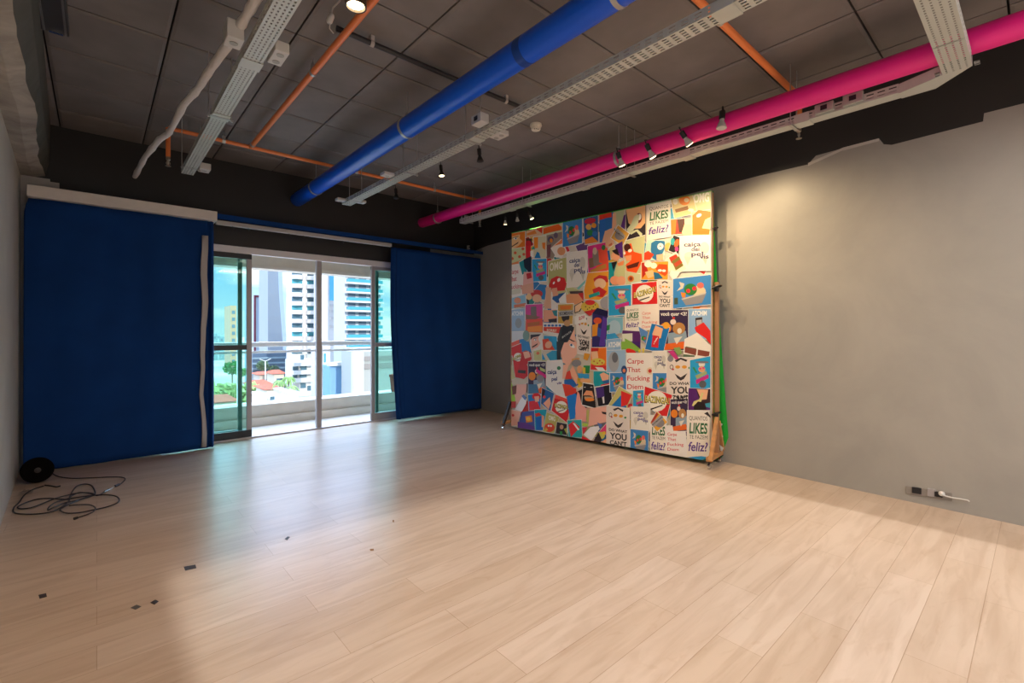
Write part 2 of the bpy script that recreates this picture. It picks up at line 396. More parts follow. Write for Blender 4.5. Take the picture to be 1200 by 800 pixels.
b = MB(); b.lathe([(.088, .0), (.088, .01)], (pp.x, 7.265, .52), n=16); b.build('soil', mat('soil', '3b2c20', .9), pt)

# ---------------------------------------------------------------- curtains
def cloth_mat(name, col, rough=.85):
    m = mat(name, col, rough, noise=.10, nscale=3, spec=.2)
    return m
M_blue = cloth_mat('royal_blue_cloth', '0c3a78'); M_hem = mat('white_hem', 'b9b4b2', .8)
CY = 6.13
def cloth(X0, X1, Z0, Z1, Y, fold, nx=120, nz=40, lx=None, rx=None):
    mb = MB(); V = {}
    for i in range(nx + 1):
        for j in range(nz + 1):
            v = j / nz; a = X0 + (lx(v) if lx else 0); bb = X1 + (rx(v) if rx else 0)
            u = i / nx; x = a + (bb - a) * u
            V[i, j] = (x, Y + fold(u, v, x), Z0 + (Z1 - Z0) * v)
    idx = {}
    for k, p in V.items(): idx[k] = len(mb.v); mb.v.append(p)
    for i in range(nx):
        for j in range(nz):
            mb.f.append((idx[i, j], idx[i+1, j], idx[i+1, j+1], idx[i, j+1])); mb.m.append(0)
    return mb
def foldL(u, v, x):
    e = max(0, (u - .93) / .07)
    return .010 * math.sin(u * 14 + v * 2) + .006 * math.sin(u * 31 - v * 5) + e * (.035 * math.sin(u * 190) * (1 - .5 * v)) + .03 * v * v
cl = thing('curtain', 'wide flat royal blue curtain at the left with a white vertical hem strip', 'curtain', (.25, CY, .01), 'blue blackout curtains')
cloth(-.50, .985, .012, 2.525, CY, foldL, lx=lambda v: .03 * max(0, (v - .93) / .07) ** 2).build('fabric', M_blue, cl, smooth=True, solid=.004)
h = MB()
pts = [(.86 + .008 * math.sin(j * 1.3) - (.012 if 3 < j < 8 else 0), .03 + j * 2.32 / 16) for j in range(17)]
for j in range(16):
    (xa, za), (xb, zb) = pts[j], pts[j + 1]; wv = lambda z: .045 - .012 * math.sin(z * 2.4)
    ya = CY - .035
    h.quad((xa, ya, za), (xa + wv(za), ya - .006, za), (xb + wv(zb), ya - .006, zb), (xb, ya, zb))
    h.quad((xa, ya, za), (xa, ya + .03, za), (xb, ya + .03, zb), (xb, ya, zb))
h.build('hem_strip', M_hem, cl, smooth=True, solid=.002)
def foldR(u, v, x):
    e = max(0, 1 - u / .10)
    return .012 * math.sin(u * 11 + v * 1.5) + .006 * math.sin(u * 25 + v * 4) + e * .03 * math.sin(u * 120) + .0
crt = thing('curtain', 'narrower plain blue curtain at the right end of the back wall beside the collage board', 'curtain', (3.95, CY, .01), 'blue blackout curtains')
cloth(3.20, 4.755, .03, 2.50, CY + .02, foldR, lx=lambda v: .045 * math.sin(v * 3.1 + 2.6) - .03 * v, rx=lambda v: -.015 * v).build('fabric', M_blue, crt, smooth=True, solid=.004)

cr_ = thing('curtain_rail', 'long curtain rail box across the back wall, white at the left and blue cloth beyond', 'curtain rail', (2.1, 6.2, 2.52))
b = MB(); b.box(-.475, 1.005, 6.085, 6.40, 2.528, 2.632); b.build('white_board', mat('white_board', 'e0dad4', .6, noise=.05), cr_, bevel=.004)
b = MB()
for i in range(60):
    xa = 1.005 + i * 3.74 / 60; xb = 1.005 + (i + 1) * 3.74 / 60; f0 = lambda x: 6.085 + .004 * math.sin(x * 9); zt = lambda x: 2.607 + .004 * math.sin(x * 2.1)
    b.quad((xa, f0(xa), 2.555), (xb, f0(xb), 2.555), (xb, f0(xb), zt(xb)), (xa, f0(xa), zt(xa)))
    b.quad((xa, f0(xa), zt(xa)), (xb, f0(xb), zt(xb)), (xb, 6.39, zt(xb)), (xa, 6.39, zt(xa)))
b.build('blue_cloth_band', M_blue, cr_, smooth=False)
b = MB(); b.box(1.005, 3.15, 6.14, 6.20, 2.505, 2.550); b.build('rail', mat('rail_white', 'b8b4b2', .5), cr_, bevel=.004)
for x in (1.17, 1.33, 1.78, 1.95, 2.45):
    b = MB(); b.tube([(x, 6.17, 2.51), (x, 6.165, 2.49), (x + .01, 6.16, 2.478), (x + .02, 6.165, 2.488)], .005, 6); b.build('curtain_hook', M_anth, cr_)
cs = thing('wall_sensor', 'small white sensor on the black wall above the right end of the blue curtain', 'sensor', (4.52, 6.36, 2.64))
p = onY(549, 289, 6.37)
b = MB(); b.box(p.x - .02, p.x + .02, 6.35, 6.40, p.z - .045, p.z + .02); b.build('housing', M_white, cs, bevel=.006)
b = MB(); b.lathe([(.012, 0), (.012, .012), (.006, .016)], (p.x, 6.35, p.z - .01), (0, -1, 0), n=12); b.build('lens', M_anth, cs)

# ---------------------------------------------------------------- painted pipes
M_bluep = mat('blue_pipe_paint', '0a5ae0', .32); M_pink = mat('pink_pipe_paint', 'f01f8c', .34); M_or = mat('orange_pipe_paint', 'f28a4c', .4)
M_steel = mat('galvanised_steel', 'b9b8b6', .35, metal=.6); M_chrome = mat('chrome', 'd8d8d8', .15, metal=1)
def ring(parent, p, r, rod_top=CEIL, axis='Y'):
    b = MB(); n = 22; x, y, z = p
    pr = [(r + .001, -.014), (r + .006, -.014), (r + .006, .014), (r + .001, .014)]
    b.lathe([(r - .002, -.014), (r + .005, -.014), (r + .005, .014), (r - .002, .014)], p, (0, 1, 0) if axis == 'Y' else (1, 0, 0), n=24)
    b.box(x - .012, x + .012, y - .014, y + .014, z + r, z + r + .04) if axis == 'Y' else b.box(x - .014, x + .014, y - .012, y + .012, z + r, z + r + .03)
    b.tube([(x, y, z + r + .02), (x, y, rod_top)], .005, 8)
    b.build('pipe_clamp', M_steel, parent, smooth=True)
bp = thing('ceiling_pipe', 'thick bright blue pipe hanging under the black ceiling', 'pipe', (1.93, 6.3, 3.0))
BXP, BZ = 1.945, 3.0
MB().tube([(BXP, -3.5, BZ), (BXP, -1, BZ), (BXP, 2, BZ), (BXP, YB - .001, BZ)], .083, 32).build('pipe_body', M_bluep, bp, smooth=True)
for y in (5.7, 3.52, 1.4, -.9): ring(bp, (BXP, y, BZ), .083)
b = MB(); b.lathe([(.0845, -.03), (.0848, .03)], (BXP, 2.08, BZ), (0, 1, 0), n=32); b.build('pipe_joint', mat('dark_blue_joint', '0a3f98', .4), bp, smooth=True)
pk = thing('ceiling_pipe', 'thick hot pink pipe running along the right wall under the ceiling', 'pipe', (3.78, 6.3, 2.98))
PX, PZ_ = 3.79, 2.975
MB().tube([(PX, -3.5, PZ_), (PX, 0, PZ_), (PX, 3, PZ_), (PX, YB - .001, PZ_ + .01)], .073, 32).build('pipe_body', M_pink, pk, smooth=True)
for y in (5.95, 2.72, -1.2): ring(pk, (PX, y, PZ_), .073)
# orange sprinkler lines
M_spr = mat('sprinkler_brass', 'b0a89a', .3, metal=.8)
def sprinkler(parent, x, y, z):
    b = MB(); b.lathe([(.016, .05), (.018, .04), (.018, .02), (.010, .012), (.010, -.012), (.004, -.02), (.004, -.03), (.022, -.034), (.022, -.038)], (x, y, z), n=14)
    b.tube([(x - .012, y, z + .005), (x - .016, y, z - .012), (x - .006, y, z - .03)], .003, 6); b.tube([(x + .012, y, z + .005), (x + .016, y, z - .012), (x + .006, y, z - .03)], .003, 6)
    b.build('sprinkler_head', M_spr, parent, smooth=True)
o1 = thing('sprinkler_pipe', 'orange sprinkler pipe across the far end of the ceiling with a long branch', 'pipe', (2.3, 5.42, 3.2))
OY, OZ = 5.42, 3.2
MB().tube([(.50, OY, OZ), (2.2, OY, OZ), (4.17, OY, OZ)], .019, 14).build('cross_pipe', M_or, o1, smooth=True)
MB().tube([(.50, OY, OZ + .0), (.50, OY, 2.93)], .019, 14).build('drop_pipe', M_or, o1, smooth=True)
MB().tube([(4.17, OY, OZ + .0), (4.17, OY, 2.91)], .019, 14).build('drop_pipe', M_or, o1, smooth=True)
MB().tube([(1.19, OY - .0, OZ), (1.19, 3.4, OZ), (1.19, -2.5, OZ)], .0225, 16).build('branch_pipe', M_or, o1, smooth=True)
sprinkler(o1, .50, OY, 2.88); sprinkler(o1, 4.17, OY, 2.86)
b = MB()
for y in (5.32,): b.lathe([(.026, -.02), (.026, .02)], (1.19, y, OZ), (0, 1, 0), n=16)
b.build('coupling', M_steel, o1)
for y in (3.55, .8): ring(o1, (1.19, y, OZ), .0225)
for x in (.95, 2.32, 3.4): ring(o1, (x, OY, OZ), .019, axis='X')
o2 = thing('sprinkler_pipe', 'orange sprinkler pipe crossing above the pink pipe near the front right', 'pipe', (3.2, 1.31, 3.2))
MB().tube([(2.0, 1.31, OZ), (3.2, 1.31, OZ), (4.27, 1.31, OZ)], .0225, 16).build('cross_pipe', M_or, o2, smooth=True)
MB().tube([(4.27, 1.31, OZ), (4.27, 1.31, 2.95)], .0225, 14).build('drop_pipe', M_or, o2, smooth=True)
sprinkler(o2, 4.27, 1.31, 2.90); ring(o2, (2.86, 1.31, OZ), .0225, axis='X')
bc = thing('black_conduit', 'thin black conduit across the ceiling under the tiles, held by pale clips', 'conduit', (2.2, 3.02, 3.25))
MB().tube([(1.16, 3.02, 3.255), (2.4, 3.02, 3.255), (2.78, 3.02, 3.255)], .018, 12).build('tube_body', M_anth, bc, smooth=True)
for x in (1.40, 2.6):
    b = MB(); b.lathe([(.0185, -.012), (.0225, -.012), (.0225, .012), (.0185, .012)], (x, 3.02, 3.255), (1, 0, 0), n=16); b.box(x - .012, x + .012, 3.0, 3.04, 3.27, CEIL + .002); b.build('pipe_clip', M_hem, bc)

# ---------------------------------------------------------------- perforated cable trays
M_tray = mat('pale_grey_tray', 'c3c6c0', .42, metal=.15)
TZ = 2.85
def tray(name, label, x, y0_, y1_, rods, joints, wd=.10, ht=.05, rows=4, sl=.014, sw=.009, pitch=.030, m=None, z=TZ, side_rows=2):
    t = thing(name, label, 'cable tray', (x, (y0_ + y1_) / 2, z)); m = m or M_tray; L = y1_ - y0_
    b = MB(); b.sheet((x - wd / 2, y0_, z), (0, 1, 0), (1, 0, 0), L, wd, rows, pitch, sl, sw); b.keepn = True; b.build('bottom_plate', m, t, solid=.0015)
    for s_, xx in ((-1, x - wd / 2), (1, x + wd / 2)):
        b = MB(); b.sheet((xx, y0_, z), (0, 1, 0), (0, 0, 1), L, ht, side_rows, pitch * 1.4, pitch * .75, .006); b.box(xx - .001 - (.008 if s_ > 0 else 0), xx + .001 + (.008 if s_ < 0 else 0), y0_, y1_, z + ht - .0015, z + ht); b.keepn = True
        b.build('side_flange', m, t)
    for y in joints:
        b = MB(); b.box(x - wd/2 - .005, x + wd/2 + .005, y - .055, y + .055, z - .006, z - .002)
        b.box(x - wd/2 - .006, x - wd/2 - .002, y - .055, y + .055, z - .006, z + ht * .8); b.box(x + wd/2 + .002, x + wd/2 + .006, y - .055, y + .055, z - .006, z + ht * .8)
        b.build('splice_plate', m, t, bevel=.001)
    for y in rods:
        b = MB(); b.box(x - wd/2 - .03, x + wd/2 + .03, y - .012, y + .012, z - .010, z - .006)
        for q in (-1, 1):
            b.tube([(x + q * (wd/2 + .022), y, z - .016), (x + q * (wd/2 + .022), y, CEIL + .01)], .004, 8)
            b.lathe([(.009, -.018), (.009, -.010)], (x + q * (wd/2 + .022), y, z), n=6)
        b.build('hanger', M_steel, t)
    return t
M_box = mat('pale_grey_box', 'c9c8c6', .45)
def socket_box(label, x, y, z, dx, dy, dz, face, group, n=2, m=None, cat='socket box'):
    """small wall box with round or square sockets; face = direction the sockets look"""
    t = thing('socket_box', label, cat, (x, y, z), group); m = m or M_box
    b = MB(); b.box(x - dx/2, x + dx/2, y - dy/2, y + dy/2, z - dz/2, z + dz/2); b.build('housing', m, t, bevel=.005)
    for i in range(n):
        o_ = (i - (n - 1) / 2) * dy / n; b = MB()
        if face == '-X': b.box(x - dx/2 - .004, x - dx/2 - .001, y + o_ - .02, y + o_ + .02, z - .016, z + .016)
        elif face == 'X': b.box(x + dx/2 + .001, x + dx/2 + .004, y + o_ - .02, y + o_ + .02, z - .016, z + .016)
        else: b.lathe([(.020, -.003), (.020, -.0005)], (x, y + o_, z - dz / 2), n=16)
        b.build('socket', mat('socket_black', '1c1c22', .5) if face != '-Z' else mat('socket_grey', 'a3a4a2', .5), t)
    return t
tL = tray('cable_tray', 'pale perforated cable tray at the left, nearest the white wrapped duct', .67, -1.5, 5.6, (5.35, 3.94, .9), (3.05, 3.94), rows=4)
tM = tray('cable_tray', 'long perforated cable tray hanging between the blue and the pink pipe', 2.30, -1.5, 5.68, (5.4, 4.1, 3.08, .2), (5.38, 3.05, 1.02), wd=.105, rows=4, sl=.028, sw=.011, pitch=.05)
socket_box('white box clipped to the left side of the left cable tray', .545, 2.85, 2.88, .08, .11, .10, '-Z', 'boxes on the trays', 1)
socket_box('white double socket box on the right side of the left cable tray', .775, 2.89, 2.885, .075, .17, .06, '-Z', 'boxes on the trays', 2)
socket_box('pale box at the far end of the left cable tray', .775, 5.34, 2.87, .09, .13, .06, '-Z', 'boxes on the trays', 1)
socket_box('grey socket box on the left side of the middle cable tray half way along', 2.195, 2.85, 2.915, .08, .12, .07, '-X', 'boxes on the trays', 1)
socket_box('flat pale socket box on the right side of the middle cable tray half way along', 2.425, 2.90, 2.885, .10, .13, .04, '-Z', 'boxes on the trays', 2)
socket_box('flat pale plate on the left of the middle cable tray before its far end', 2.185, 4.36, 2.872, .11, .10, .03, '-Z', 'boxes on the trays', 1)
socket_box('white box left of the far tip of the middle cable tray', 2.19, 5.58, 2.875, .10, .09, .03, '-Z', 'boxes on the trays', 1)
socket_box('white box right of the far tip of the middle cable tray', 2.41, 5.50, 2.875, .10, .09, .03, '-Z', 'boxes on the trays', 1)

# right tray with a mitred corner into the crosswise tray
RX = 3.955; wd = .10
M_trayd = mat('grey_tray', 'a9aba5', .42, metal=.3)
tR = thing('cable_tray', 'perforated cable tray along the right wall below the pink pipe, with a corner piece', 'cable tray', (RX, 3, TZ))
def part_sheet(nm, o, dl, dw, L, W, rows, pitch, sl, sw, m):
    b = MB(); b.sheet(o, dl, dw, L, W, rows, pitch, sl, sw); b.keepn = True; return b.build(nm, m, tR, solid=.0012)
part_sheet('bottom_plate', (RX - .05, .62, TZ), (0, 1, 0), (1, 0, 0), 4.93, .10, 3, .05, .001, .0008, M_tray)
part_sheet('side_flange', (RX - .05, .62, TZ), (0, 1, 0), (0, 0, 1), 4.93, .06, 2, .06, .040, .008, M_tray)
part_sheet('side_flange', (RX + .05, .62, TZ), (0, 1, 0), (0, 0, 1), 4.93, .06, 2, .06, .040, .008, M_tray)
CYY = .335
part_sheet('bottom_plate', (2.36, CYY - .065, TZ), (1, 0, 0), (0, 1, 0), 1.10, .13, 4, .026, .010, .009, M_tray)
part_sheet('bottom_plate', (3.43, CYY - .065, TZ - .004), (1, 0, 0), (0, 1, 0), .39, .13, 4, .026, .010, .009, M_tray)
part_sheet('side_flange', (2.36, CYY - .065, TZ), (1, 0, 0), (0, 0, 1), 1.40, .06, 2, .05, .03, .007, M_tray)
part_sheet('side_flange', (2.36, CYY + .065, TZ), (1, 0, 0), (0, 0, 1), 1.40, .06, 2, .05, .03, .007, M_tray)
b = MB(); z = TZ - .004
b.quad((3.82, CYY - .065, z), (RX + .05, .45, z), (RX + .05, .62, z), (RX - .05, .62, z), (3.82, CYY + .065, z))
b.quad((3.82, CYY - .065, z), (RX + .05, .45, z), (RX + .05, .45, z + .06), (3.82, CYY - .065, z + .06))
b.quad((RX + .05, .45, z), (RX + .05, .62, z), (RX + .05, .62, z + .06), (RX + .05, .45, z + .06))
b.quad((RX - .05, .62, z), (3.82, CYY + .065, z), (3.82, CYY + .065, z + .06), (RX - .05, .62, z + .06)); b.keepn = True
b.build('corner_piece', M_tray, tR, solid=.0015)
for y in (1.18, 2.1, 3.3, 4.5):
    b = MB(); b.box(RX - .056, RX - .052, y - .05, y + .05, TZ - .006, TZ + .06); b.box(RX - .056, RX + .056, y - .05, y + .05, TZ - .007, TZ - .003); b.build('splice_plate', M_tray, tR, bevel=.001)
for (x, y) in ((RX, 1.25), (RX, 2.7), (RX, 4.2), (RX, 5.4)):
    b = MB()
    for q in (-1, 1): b.tube([(x + q * .068, y, TZ - .012), (x + q * .068, y, CEIL + .01)], .004, 8)
    b.box(x - .078, x + .078, y - .012, y + .012, TZ - .012, TZ - .008); b.build('hanger', M_steel, tR)
for q in (-1, 1):
    b = MB(); b.box(3.79, 3.81, CYY + q * .085 - .012, CYY + q * .085 + .012, TZ - .002, TZ + .006); b.box(3.825, 3.835, CYY + q * .085 - .012, CYY + q * .085 + .012, TZ - .002, TZ + .006); b.build('corner_bolt', M_chrome, tR)
socket_box('grey outlet box with black socket on the right tray, the one nearer the tray corner', RX - .072, .86, TZ + .045, .03, .115, .075, '-X', 'boxes on the right tray', 1, M_trayd)
socket_box('grey outlet box with dark socket on the right tray, the one farther from the corner', RX - .072, 1.03, TZ + .040, .03, .115, .065, '-X', 'boxes on the right tray', 1, M_trayd)
socket_box('small grey outlet box at the far end of the right tray', RX - .03, 5.45, TZ + .075, .05, .12, .03, '-X', 'boxes on the right tray', 1, M_trayd)

# white wrapped duct beside the left tray
dt = thing('wrapped_cable_duct', 'crooked white wrapped cable duct left of the left cable tray', 'duct', (.35, 4, 2.95))
def dz(px, py, z): return onZ(px, py, z)
path = [dz(x, y, z) for x, y, z in ((158, 207, 2.88), (170, 184, 2.88), (187, 163, 2.88), (197, 157, 2.89), (203, 147, 2.89), (215, 123, 2.89), (232, 104, 2.90), (248, 79, 2.90), (266, 54, 2.90), (283, 28, 2.91), (297, 4, 2.92), (312, -22, 2.94), (335, -60, 2.95))]
sm = []
for i in range(len(path) - 1):
    for k in range(4): sm.append(path[i].lerp(path[i + 1], k / 4))
sm.append(path[-1]); random.seed(8)
MB().tube(sm, .03, 14, rs=[.022 + random.uniform(-.003, .004) for _ in sm]).build('duct_body', mat('white_wrap', 'd6d2d0', .75, bump=.5, nscale=30), dt, smooth=True)

# ---------------------------------------------------------------- spots
M_blk = mat('lamp_black', '1a1919', .45); M_bulbw = mat('reflector_bulb', 'd0ccc8', .25, metal=.2)
def spot_light(label, p, target, en, group, flex=True, on=True, s=1.0, stem_to=None, bm_=None, cat='spotlight'):
    p = Vector(p); t = thing('spotlight', label, cat, p, group)
    d = (Vector(target) - p).normalized()
    b = MB(); b.lathe([(.006, -.052 * s), (.019 * s, -.050 * s), (.019 * s, 0), (.014 * s, .004 * s)], p, d, n=18); b.build('lamp_holder', M_blk, t, smooth=True)
    b = MB(); b.lathe([(.014 * s, 0), (.015 * s, .018 * s), (.020 * s, .028 * s), (.031 * s, .058 * s), (.032 * s, .064 * s), (.028 * s, .066 * s)], p, d, n=24); bulb_ = b.build('bulb', bm_ or M_bulbw, t, smooth=True)
    b = MB(); b.lathe([(.0275 * s, .0665 * s), (.018 * s, .0700 * s), (.002, .0705 * s)], p, d, n=24)
    b.build('lens', mat('lit_lens', 'fff0d0', .3, emit='ffd9a0', estr=5) if on else (bm_ or M_white), bulb_, smooth=True)
    if stem_to is not None:
        q = Vector(stem_to); a = p - d * .05 * s; mid = (a + q) / 2 + Vector((-.0, 0, .02))
        b = MB(); b.tube([a, a - d * .03 + Vector((0, 0, .01)), mid, q], .005, 8); b.build('arm', M_blk, t, smooth=True)
    if on:
        l = light('spot_lamp', 'SPOT', p + d * .08 * s, energy=en, color=(1, .74, .42), spot_size=R(105), spot_blend=.7, shadow_soft_size=.02)
        aim(l, p + d)
        l.parent = t; l.matrix_parent_inverse = Matrix.Translation(-p)
    return t
g = 'reflector spots beside the pink pipe'
spot_light('reflector spot below the pink pipe, the farthest of the four beside it', (3.69, 2.64, 2.93), (3.95, 2.55, 2.3), 29, g, s=1.12, stem_to=(3.755, 2.68, 3.04))
spot_light('second farthest reflector spot of the four beside the pink pipe', (3.70, 2.33, 2.92), (4.0, 2.15, 2.3), 31, g, s=1.12, stem_to=(3.755, 2.39, 3.04))
spot_light('reflector spot third from the far end beside the pink pipe, tilted towards the wall', (3.69, 1.985, 2.925), (4.1, 1.75, 2.3), 31, g, s=1.12, stem_to=(3.755, 2.07, 3.04))
spot_light('reflector spot nearest the front of the four beside the pink pipe', (3.66, 1.66, 2.96), (3.60, 1.66, 2.5), 14, g, on=False, s=1.2, stem_to=(3.755, 1.68, 3.04))
g2 = 'small spots behind the right cable tray'
for lab, x, y, on, tg in (('lit small spot behind the right cable tray, nearest of the three', 621, 252, True, (4.62, 3.6, 1.2)), ('unlit middle small spot behind the right cable tray', 606, 254, False, (4.3, 4.6, 1)), ('lit small spot behind the right cable tray, farthest of the three', 592, 258, True, (4.4, 5.0, .8))):
    q = onZ(x, y, 2.79); spot_light(lab, q, tg, 8, g2, s=.85, on=on, stem_to=(4.006, q.y + .02, 2.87))
g3 = 'small black spots on the middle tray'
for lab, x, y, z, on, st in (('lit black spot on an arm right of the middle tray', 517, 199, 2.95, True, (2.4, None, 2.93)), ('unlit black spot under the middle tray below its socket box', 562, 181, 2.80, False, (2.34, None, 2.88)), ('unlit black spot right of the middle tray near its far end', 464, 226, 2.84, False, (2.34, None, 2.88))):
    q = onZ(x, y, z)
    t_ = spot_light(lab, q, q + Vector((.03, -.12, -1)), 5, g3, s=.95, bm_=M_blk, on=on, stem_to=(st[0], q.y, st[2]))
# surface downlight
dl = thing('ceiling_downlight', 'round black surface downlight shining warm beside the orange pipe', 'downlight', (1.09, 2.5, 3.3))
DP = onZ(417, 8, 3.10)
b = MB(); b.lathe([(.058, .20), (.058, .0), (.049, .0), (.046, .03), (.040, .03)], DP, n=28); b.build('housing', mat('bronze_black', '4a3b2c', .4), dl, smooth=True)
b = MB(); b.lathe([(.045, .012), (.044, .016)], DP, n=28); b.build('lens', mat('lit_lens_big', 'fff0d0', .3, emit='ffe3b0', estr=9), dl)
l = light('downlight_lamp', 'SPOT', DP + Vector((0, 0, -.01)), energy=60, color=(1, .66, .34), spot_size=R(120), spot_blend=.9, shadow_soft_size=.04)
l.parent = dl; l.matrix_parent_inverse = Matrix.Translation(-Vector((1.09, 2.5, 3.3)))
# small socket hanging beside it
js = thing('hanging_connector', 'small pale cable connector hanging from the ceiling beside the warm downlight', 'connector', (1.0, 2.7, 3.3))
q = onZ(387, 22, 3.16)
b = MB(); b.lathe([(.012, .03), (.018, .02), (.018, -.02), (.010, -.03)], q, (.3, -.2, 1), n=14); b.build('plug_body', M_box, js, smooth=True)
b = MB(); b.tube([q + Vector((0, 0, .02)), q + Vector((.02, .01, .08)), q + Vector((.05, -.02, .12)), (q.x + .06, q.y, CEIL + .01)], .005, 8); b.tube([q - Vector((0, 0, .02)), q - Vector((.005, 0, .06)), q - Vector((-.02, 0, .08))], .004, 8); b.build('cord', M_hem, js, smooth=True)
# smoke detector
sd = thing('smoke_detector', 'round white smoke detector on the black ceiling', 'smoke detector', (3.2, 3.26, CEIL))
q = onZ(628, 146, CEIL)
b = MB(); b.lathe([(.055, .008), (.058, -.012), (.054, -.022)], q, n=28); b.build('base', mat('ivory', 'e4ddcf', .5), sd, smooth=True)
b = MB(); b.lathe([(.046, -.022), (.046, -.045), (.040, -.054), (.010, -.058)], q, n=28); b.build('sensor_cap', mat('ivory', 'e4ddcf', .5), sd, smooth=True)
for k in range(3):
    b = MB(); a = 3.6 + k * .5; b.box(-.006, .006, -.003, .003, -.004, .004, M=Matrix.Translation(q + Vector((math.cos(a) * .036, math.sin(a) * .036, -.053)))); b.build('vent_slot', M_blk, sd)
# long black fixture at the top left
lf = thing('linear_ceiling_lamp', 'unlit long black linear lamp at the top left of the ceiling', 'lamp', (-.22, 3.2, 3.25))
b = MB(); b.box(-.27, -.135, 1.6, 4.25, 3.235, CEIL + .008); b.build('housing', mat('fixture_dark', '3b3a3a', .4), lf, bevel=.004)
for xx in (-.257, -.157):
    b = MB(); b.box(xx, xx + .010, 1.6, 4.235, 3.225, 3.2345); b.build('edge_strip', mat('fixture_edge', '6a6868', .3), lf)
b = MB(); b.box(-.23, -.165, 4.22, 4.245, 3.228, 3.2345); b.build('end_clip', M_chrome, lf)
# panel bodies for the added fill lamps, out of view
for i, (p, en) in enumerate(FILL_LAMPS):
    nm = ('nearer left', 'nearer right', 'farther left', 'farther right')[i]
    t = thing('added_fill_light', nm + ' added fill light panel, unseen behind the viewpoint', 'ceiling light', (p[0], p[1], p[2]), 'added fill light panels')
    b = MB(); b.box(p[0] - .62, p[0] + .62, p[1] - .32, p[1] + .32, p[2] - .02, p[2] + .05); b.build('housing', M_white, t, bevel=.006)
    b = MB(); b.box(p[0] - .58, p[0] + .58, p[1] - .28, p[1] + .28, p[2] - .03, p[2] - .021); b.build('diffuser', mat('fill_diffuser', 'ffffff', .5, emit='fff0dc', estr=4), t)
    for q in (-.5, .5):
        b = MB(); b.tube([(p[0] + q, p[1], p[2] + .05), (p[0] + q, p[1], CEIL + .01)], .004, 8); b.build('suspension_wire', M_steel, t)

# ---------------------------------------------------------------- wall outlet with a charger plug
wo = thing('wall_outlet', 'double outlet plate with black sockets low on the right cement wall', 'outlet', (4.62, .6, .1))
def onWall(x, y, off=0):
    d = ray(x, y); t = 4.65 / d.x
    for _ in range(8): t = (XR(d.y * t) - off) / d.x
    return Vector((0, 0, CAMH)) + d * t
def slab(name, pts, th, m, parent, bevel=.002):
    P = [onWall(x, y) for x, y in pts]; Q = [p - Vector((th, 0, 0)) for p in P]; b = MB(); n = len(P)
    b.quad(*P); b.quad(*Q)
    for i in range(n): b.quad(P[i], P[(i+1) % n], Q[(i+1) % n], Q[i])
    return b.build(name, m, parent, bevel=bevel)
M_plate = mat('outlet_plate', '8d8680', .4); M_platel = mat('outlet_plate_light', 'a39ea0', .4)
slab('mounting_plate', [(1061.5, 569), (1116, 577.5), (1116, 587), (1061.5, 577.5)], .008, M_plate, wo)
slab('socket_frame', [(1087, 571.5), (1097, 573), (1097, 582), (1087, 580.5)], .014, M_platel, wo, .001)
slab('socket', [(1069, 570), (1080, 571.8), (1080, 578.6), (1069, 576.8)], .014, mat('socket_black', '1c1c22', .5), wo, .001)
slab('socket', [(1095.5, 575), (1105, 576.5), (1105, 582.4), (1095.5, 580.8)], .018, mat('socket_black', '1c1c22', .5), wo, .001)
pg = thing('charger_plug', 'white plug with a short white cable in the low outlet of the right wall', 'plug', (4.6, .5, .1))
a = onWall(1103.5, 578.5, .035)
b = MB(); b.lathe([(.017, 0), (.019, .008), (.015, .022), (.008, .03)], a + Vector((.012, 0, 0)), (-1, 0, 0), n=16); b.build('plug_body', mat('plug_white', 'd8d4ce', .5), pg, smooth=True)
b = MB(); b.tube([a - Vector((.015, 0, 0)), onWall(1108, 581, .03), onWall(1116, 583, .02), onWall(1126, 584.5, .015), onWall(1134, 586, .01), onWall(1136, 587.5, .008)], .0045, 8); b.build('cable', mat('plug_white', 'd8d4ce', .5), pg, smooth=True)

# ---------------------------------------------------------------- things on the floor
def smooth_path(P, n=6):
    out = []
    for i in range(len(P) - 1):
        p0 = P[max(0, i - 1)]; p1 = P[i]; p2 = P[i + 1]; p3 = P[min(len(P) - 1, i + 2)]
        for k in range(n):
            t = k / n; out.append(.5 * ((2 * p1) + (-p0 + p2) * t + (2 * p0 - 5 * p1 + 4 * p2 - p3) * t * t + (-p0 + 3 * p1 - 3 * p2 + p3) * t ** 3))
    out.append(P[-1]); return out
random.seed(5)
def floor_pts(uv, zs=.006, zj=.0): return [onZ(u / 6.667, 520 + v / 6.667, zs + random.uniform(0, zj)) for u, v in uv]
M_cab = mat('black_cable', '241c1c', .4)
c1 = thing('power_cable', 'black cable lying across the floor from the reel to the silver connectors', 'cable', onZ(100, 560))
MB().tube(smooth_path(floor_pts([(395, 215), (425, 240), (470, 257), (560, 268), (700, 265), (860, 258), (950, 260), (978, 272), (960, 298), (930, 318)])), .0045, 8).build('cord', M_cab, c1, smooth=True)
P_ = floor_pts([(930, 316), (898, 330)], .010); MB().tube(P_, .009, 12).build('connector', mat('connector_dark', '2a2230', .3), c1, smooth=True)
P_ = floor_pts([(898, 330), (850, 358), (845, 360)], .007); MB().tube(P_, .005, 8).build('lead', M_steel, c1, smooth=True)
P_ = floor_pts([(848, 360), (812, 376)], .011); MB().tube(P_, .010, 12).build('silver_connector', M_chrome, c1, smooth=True)
c2 = thing('power_cable', 'tangled heap of black cable loops on the floor by the left wall', 'cable', onZ(70, 587))
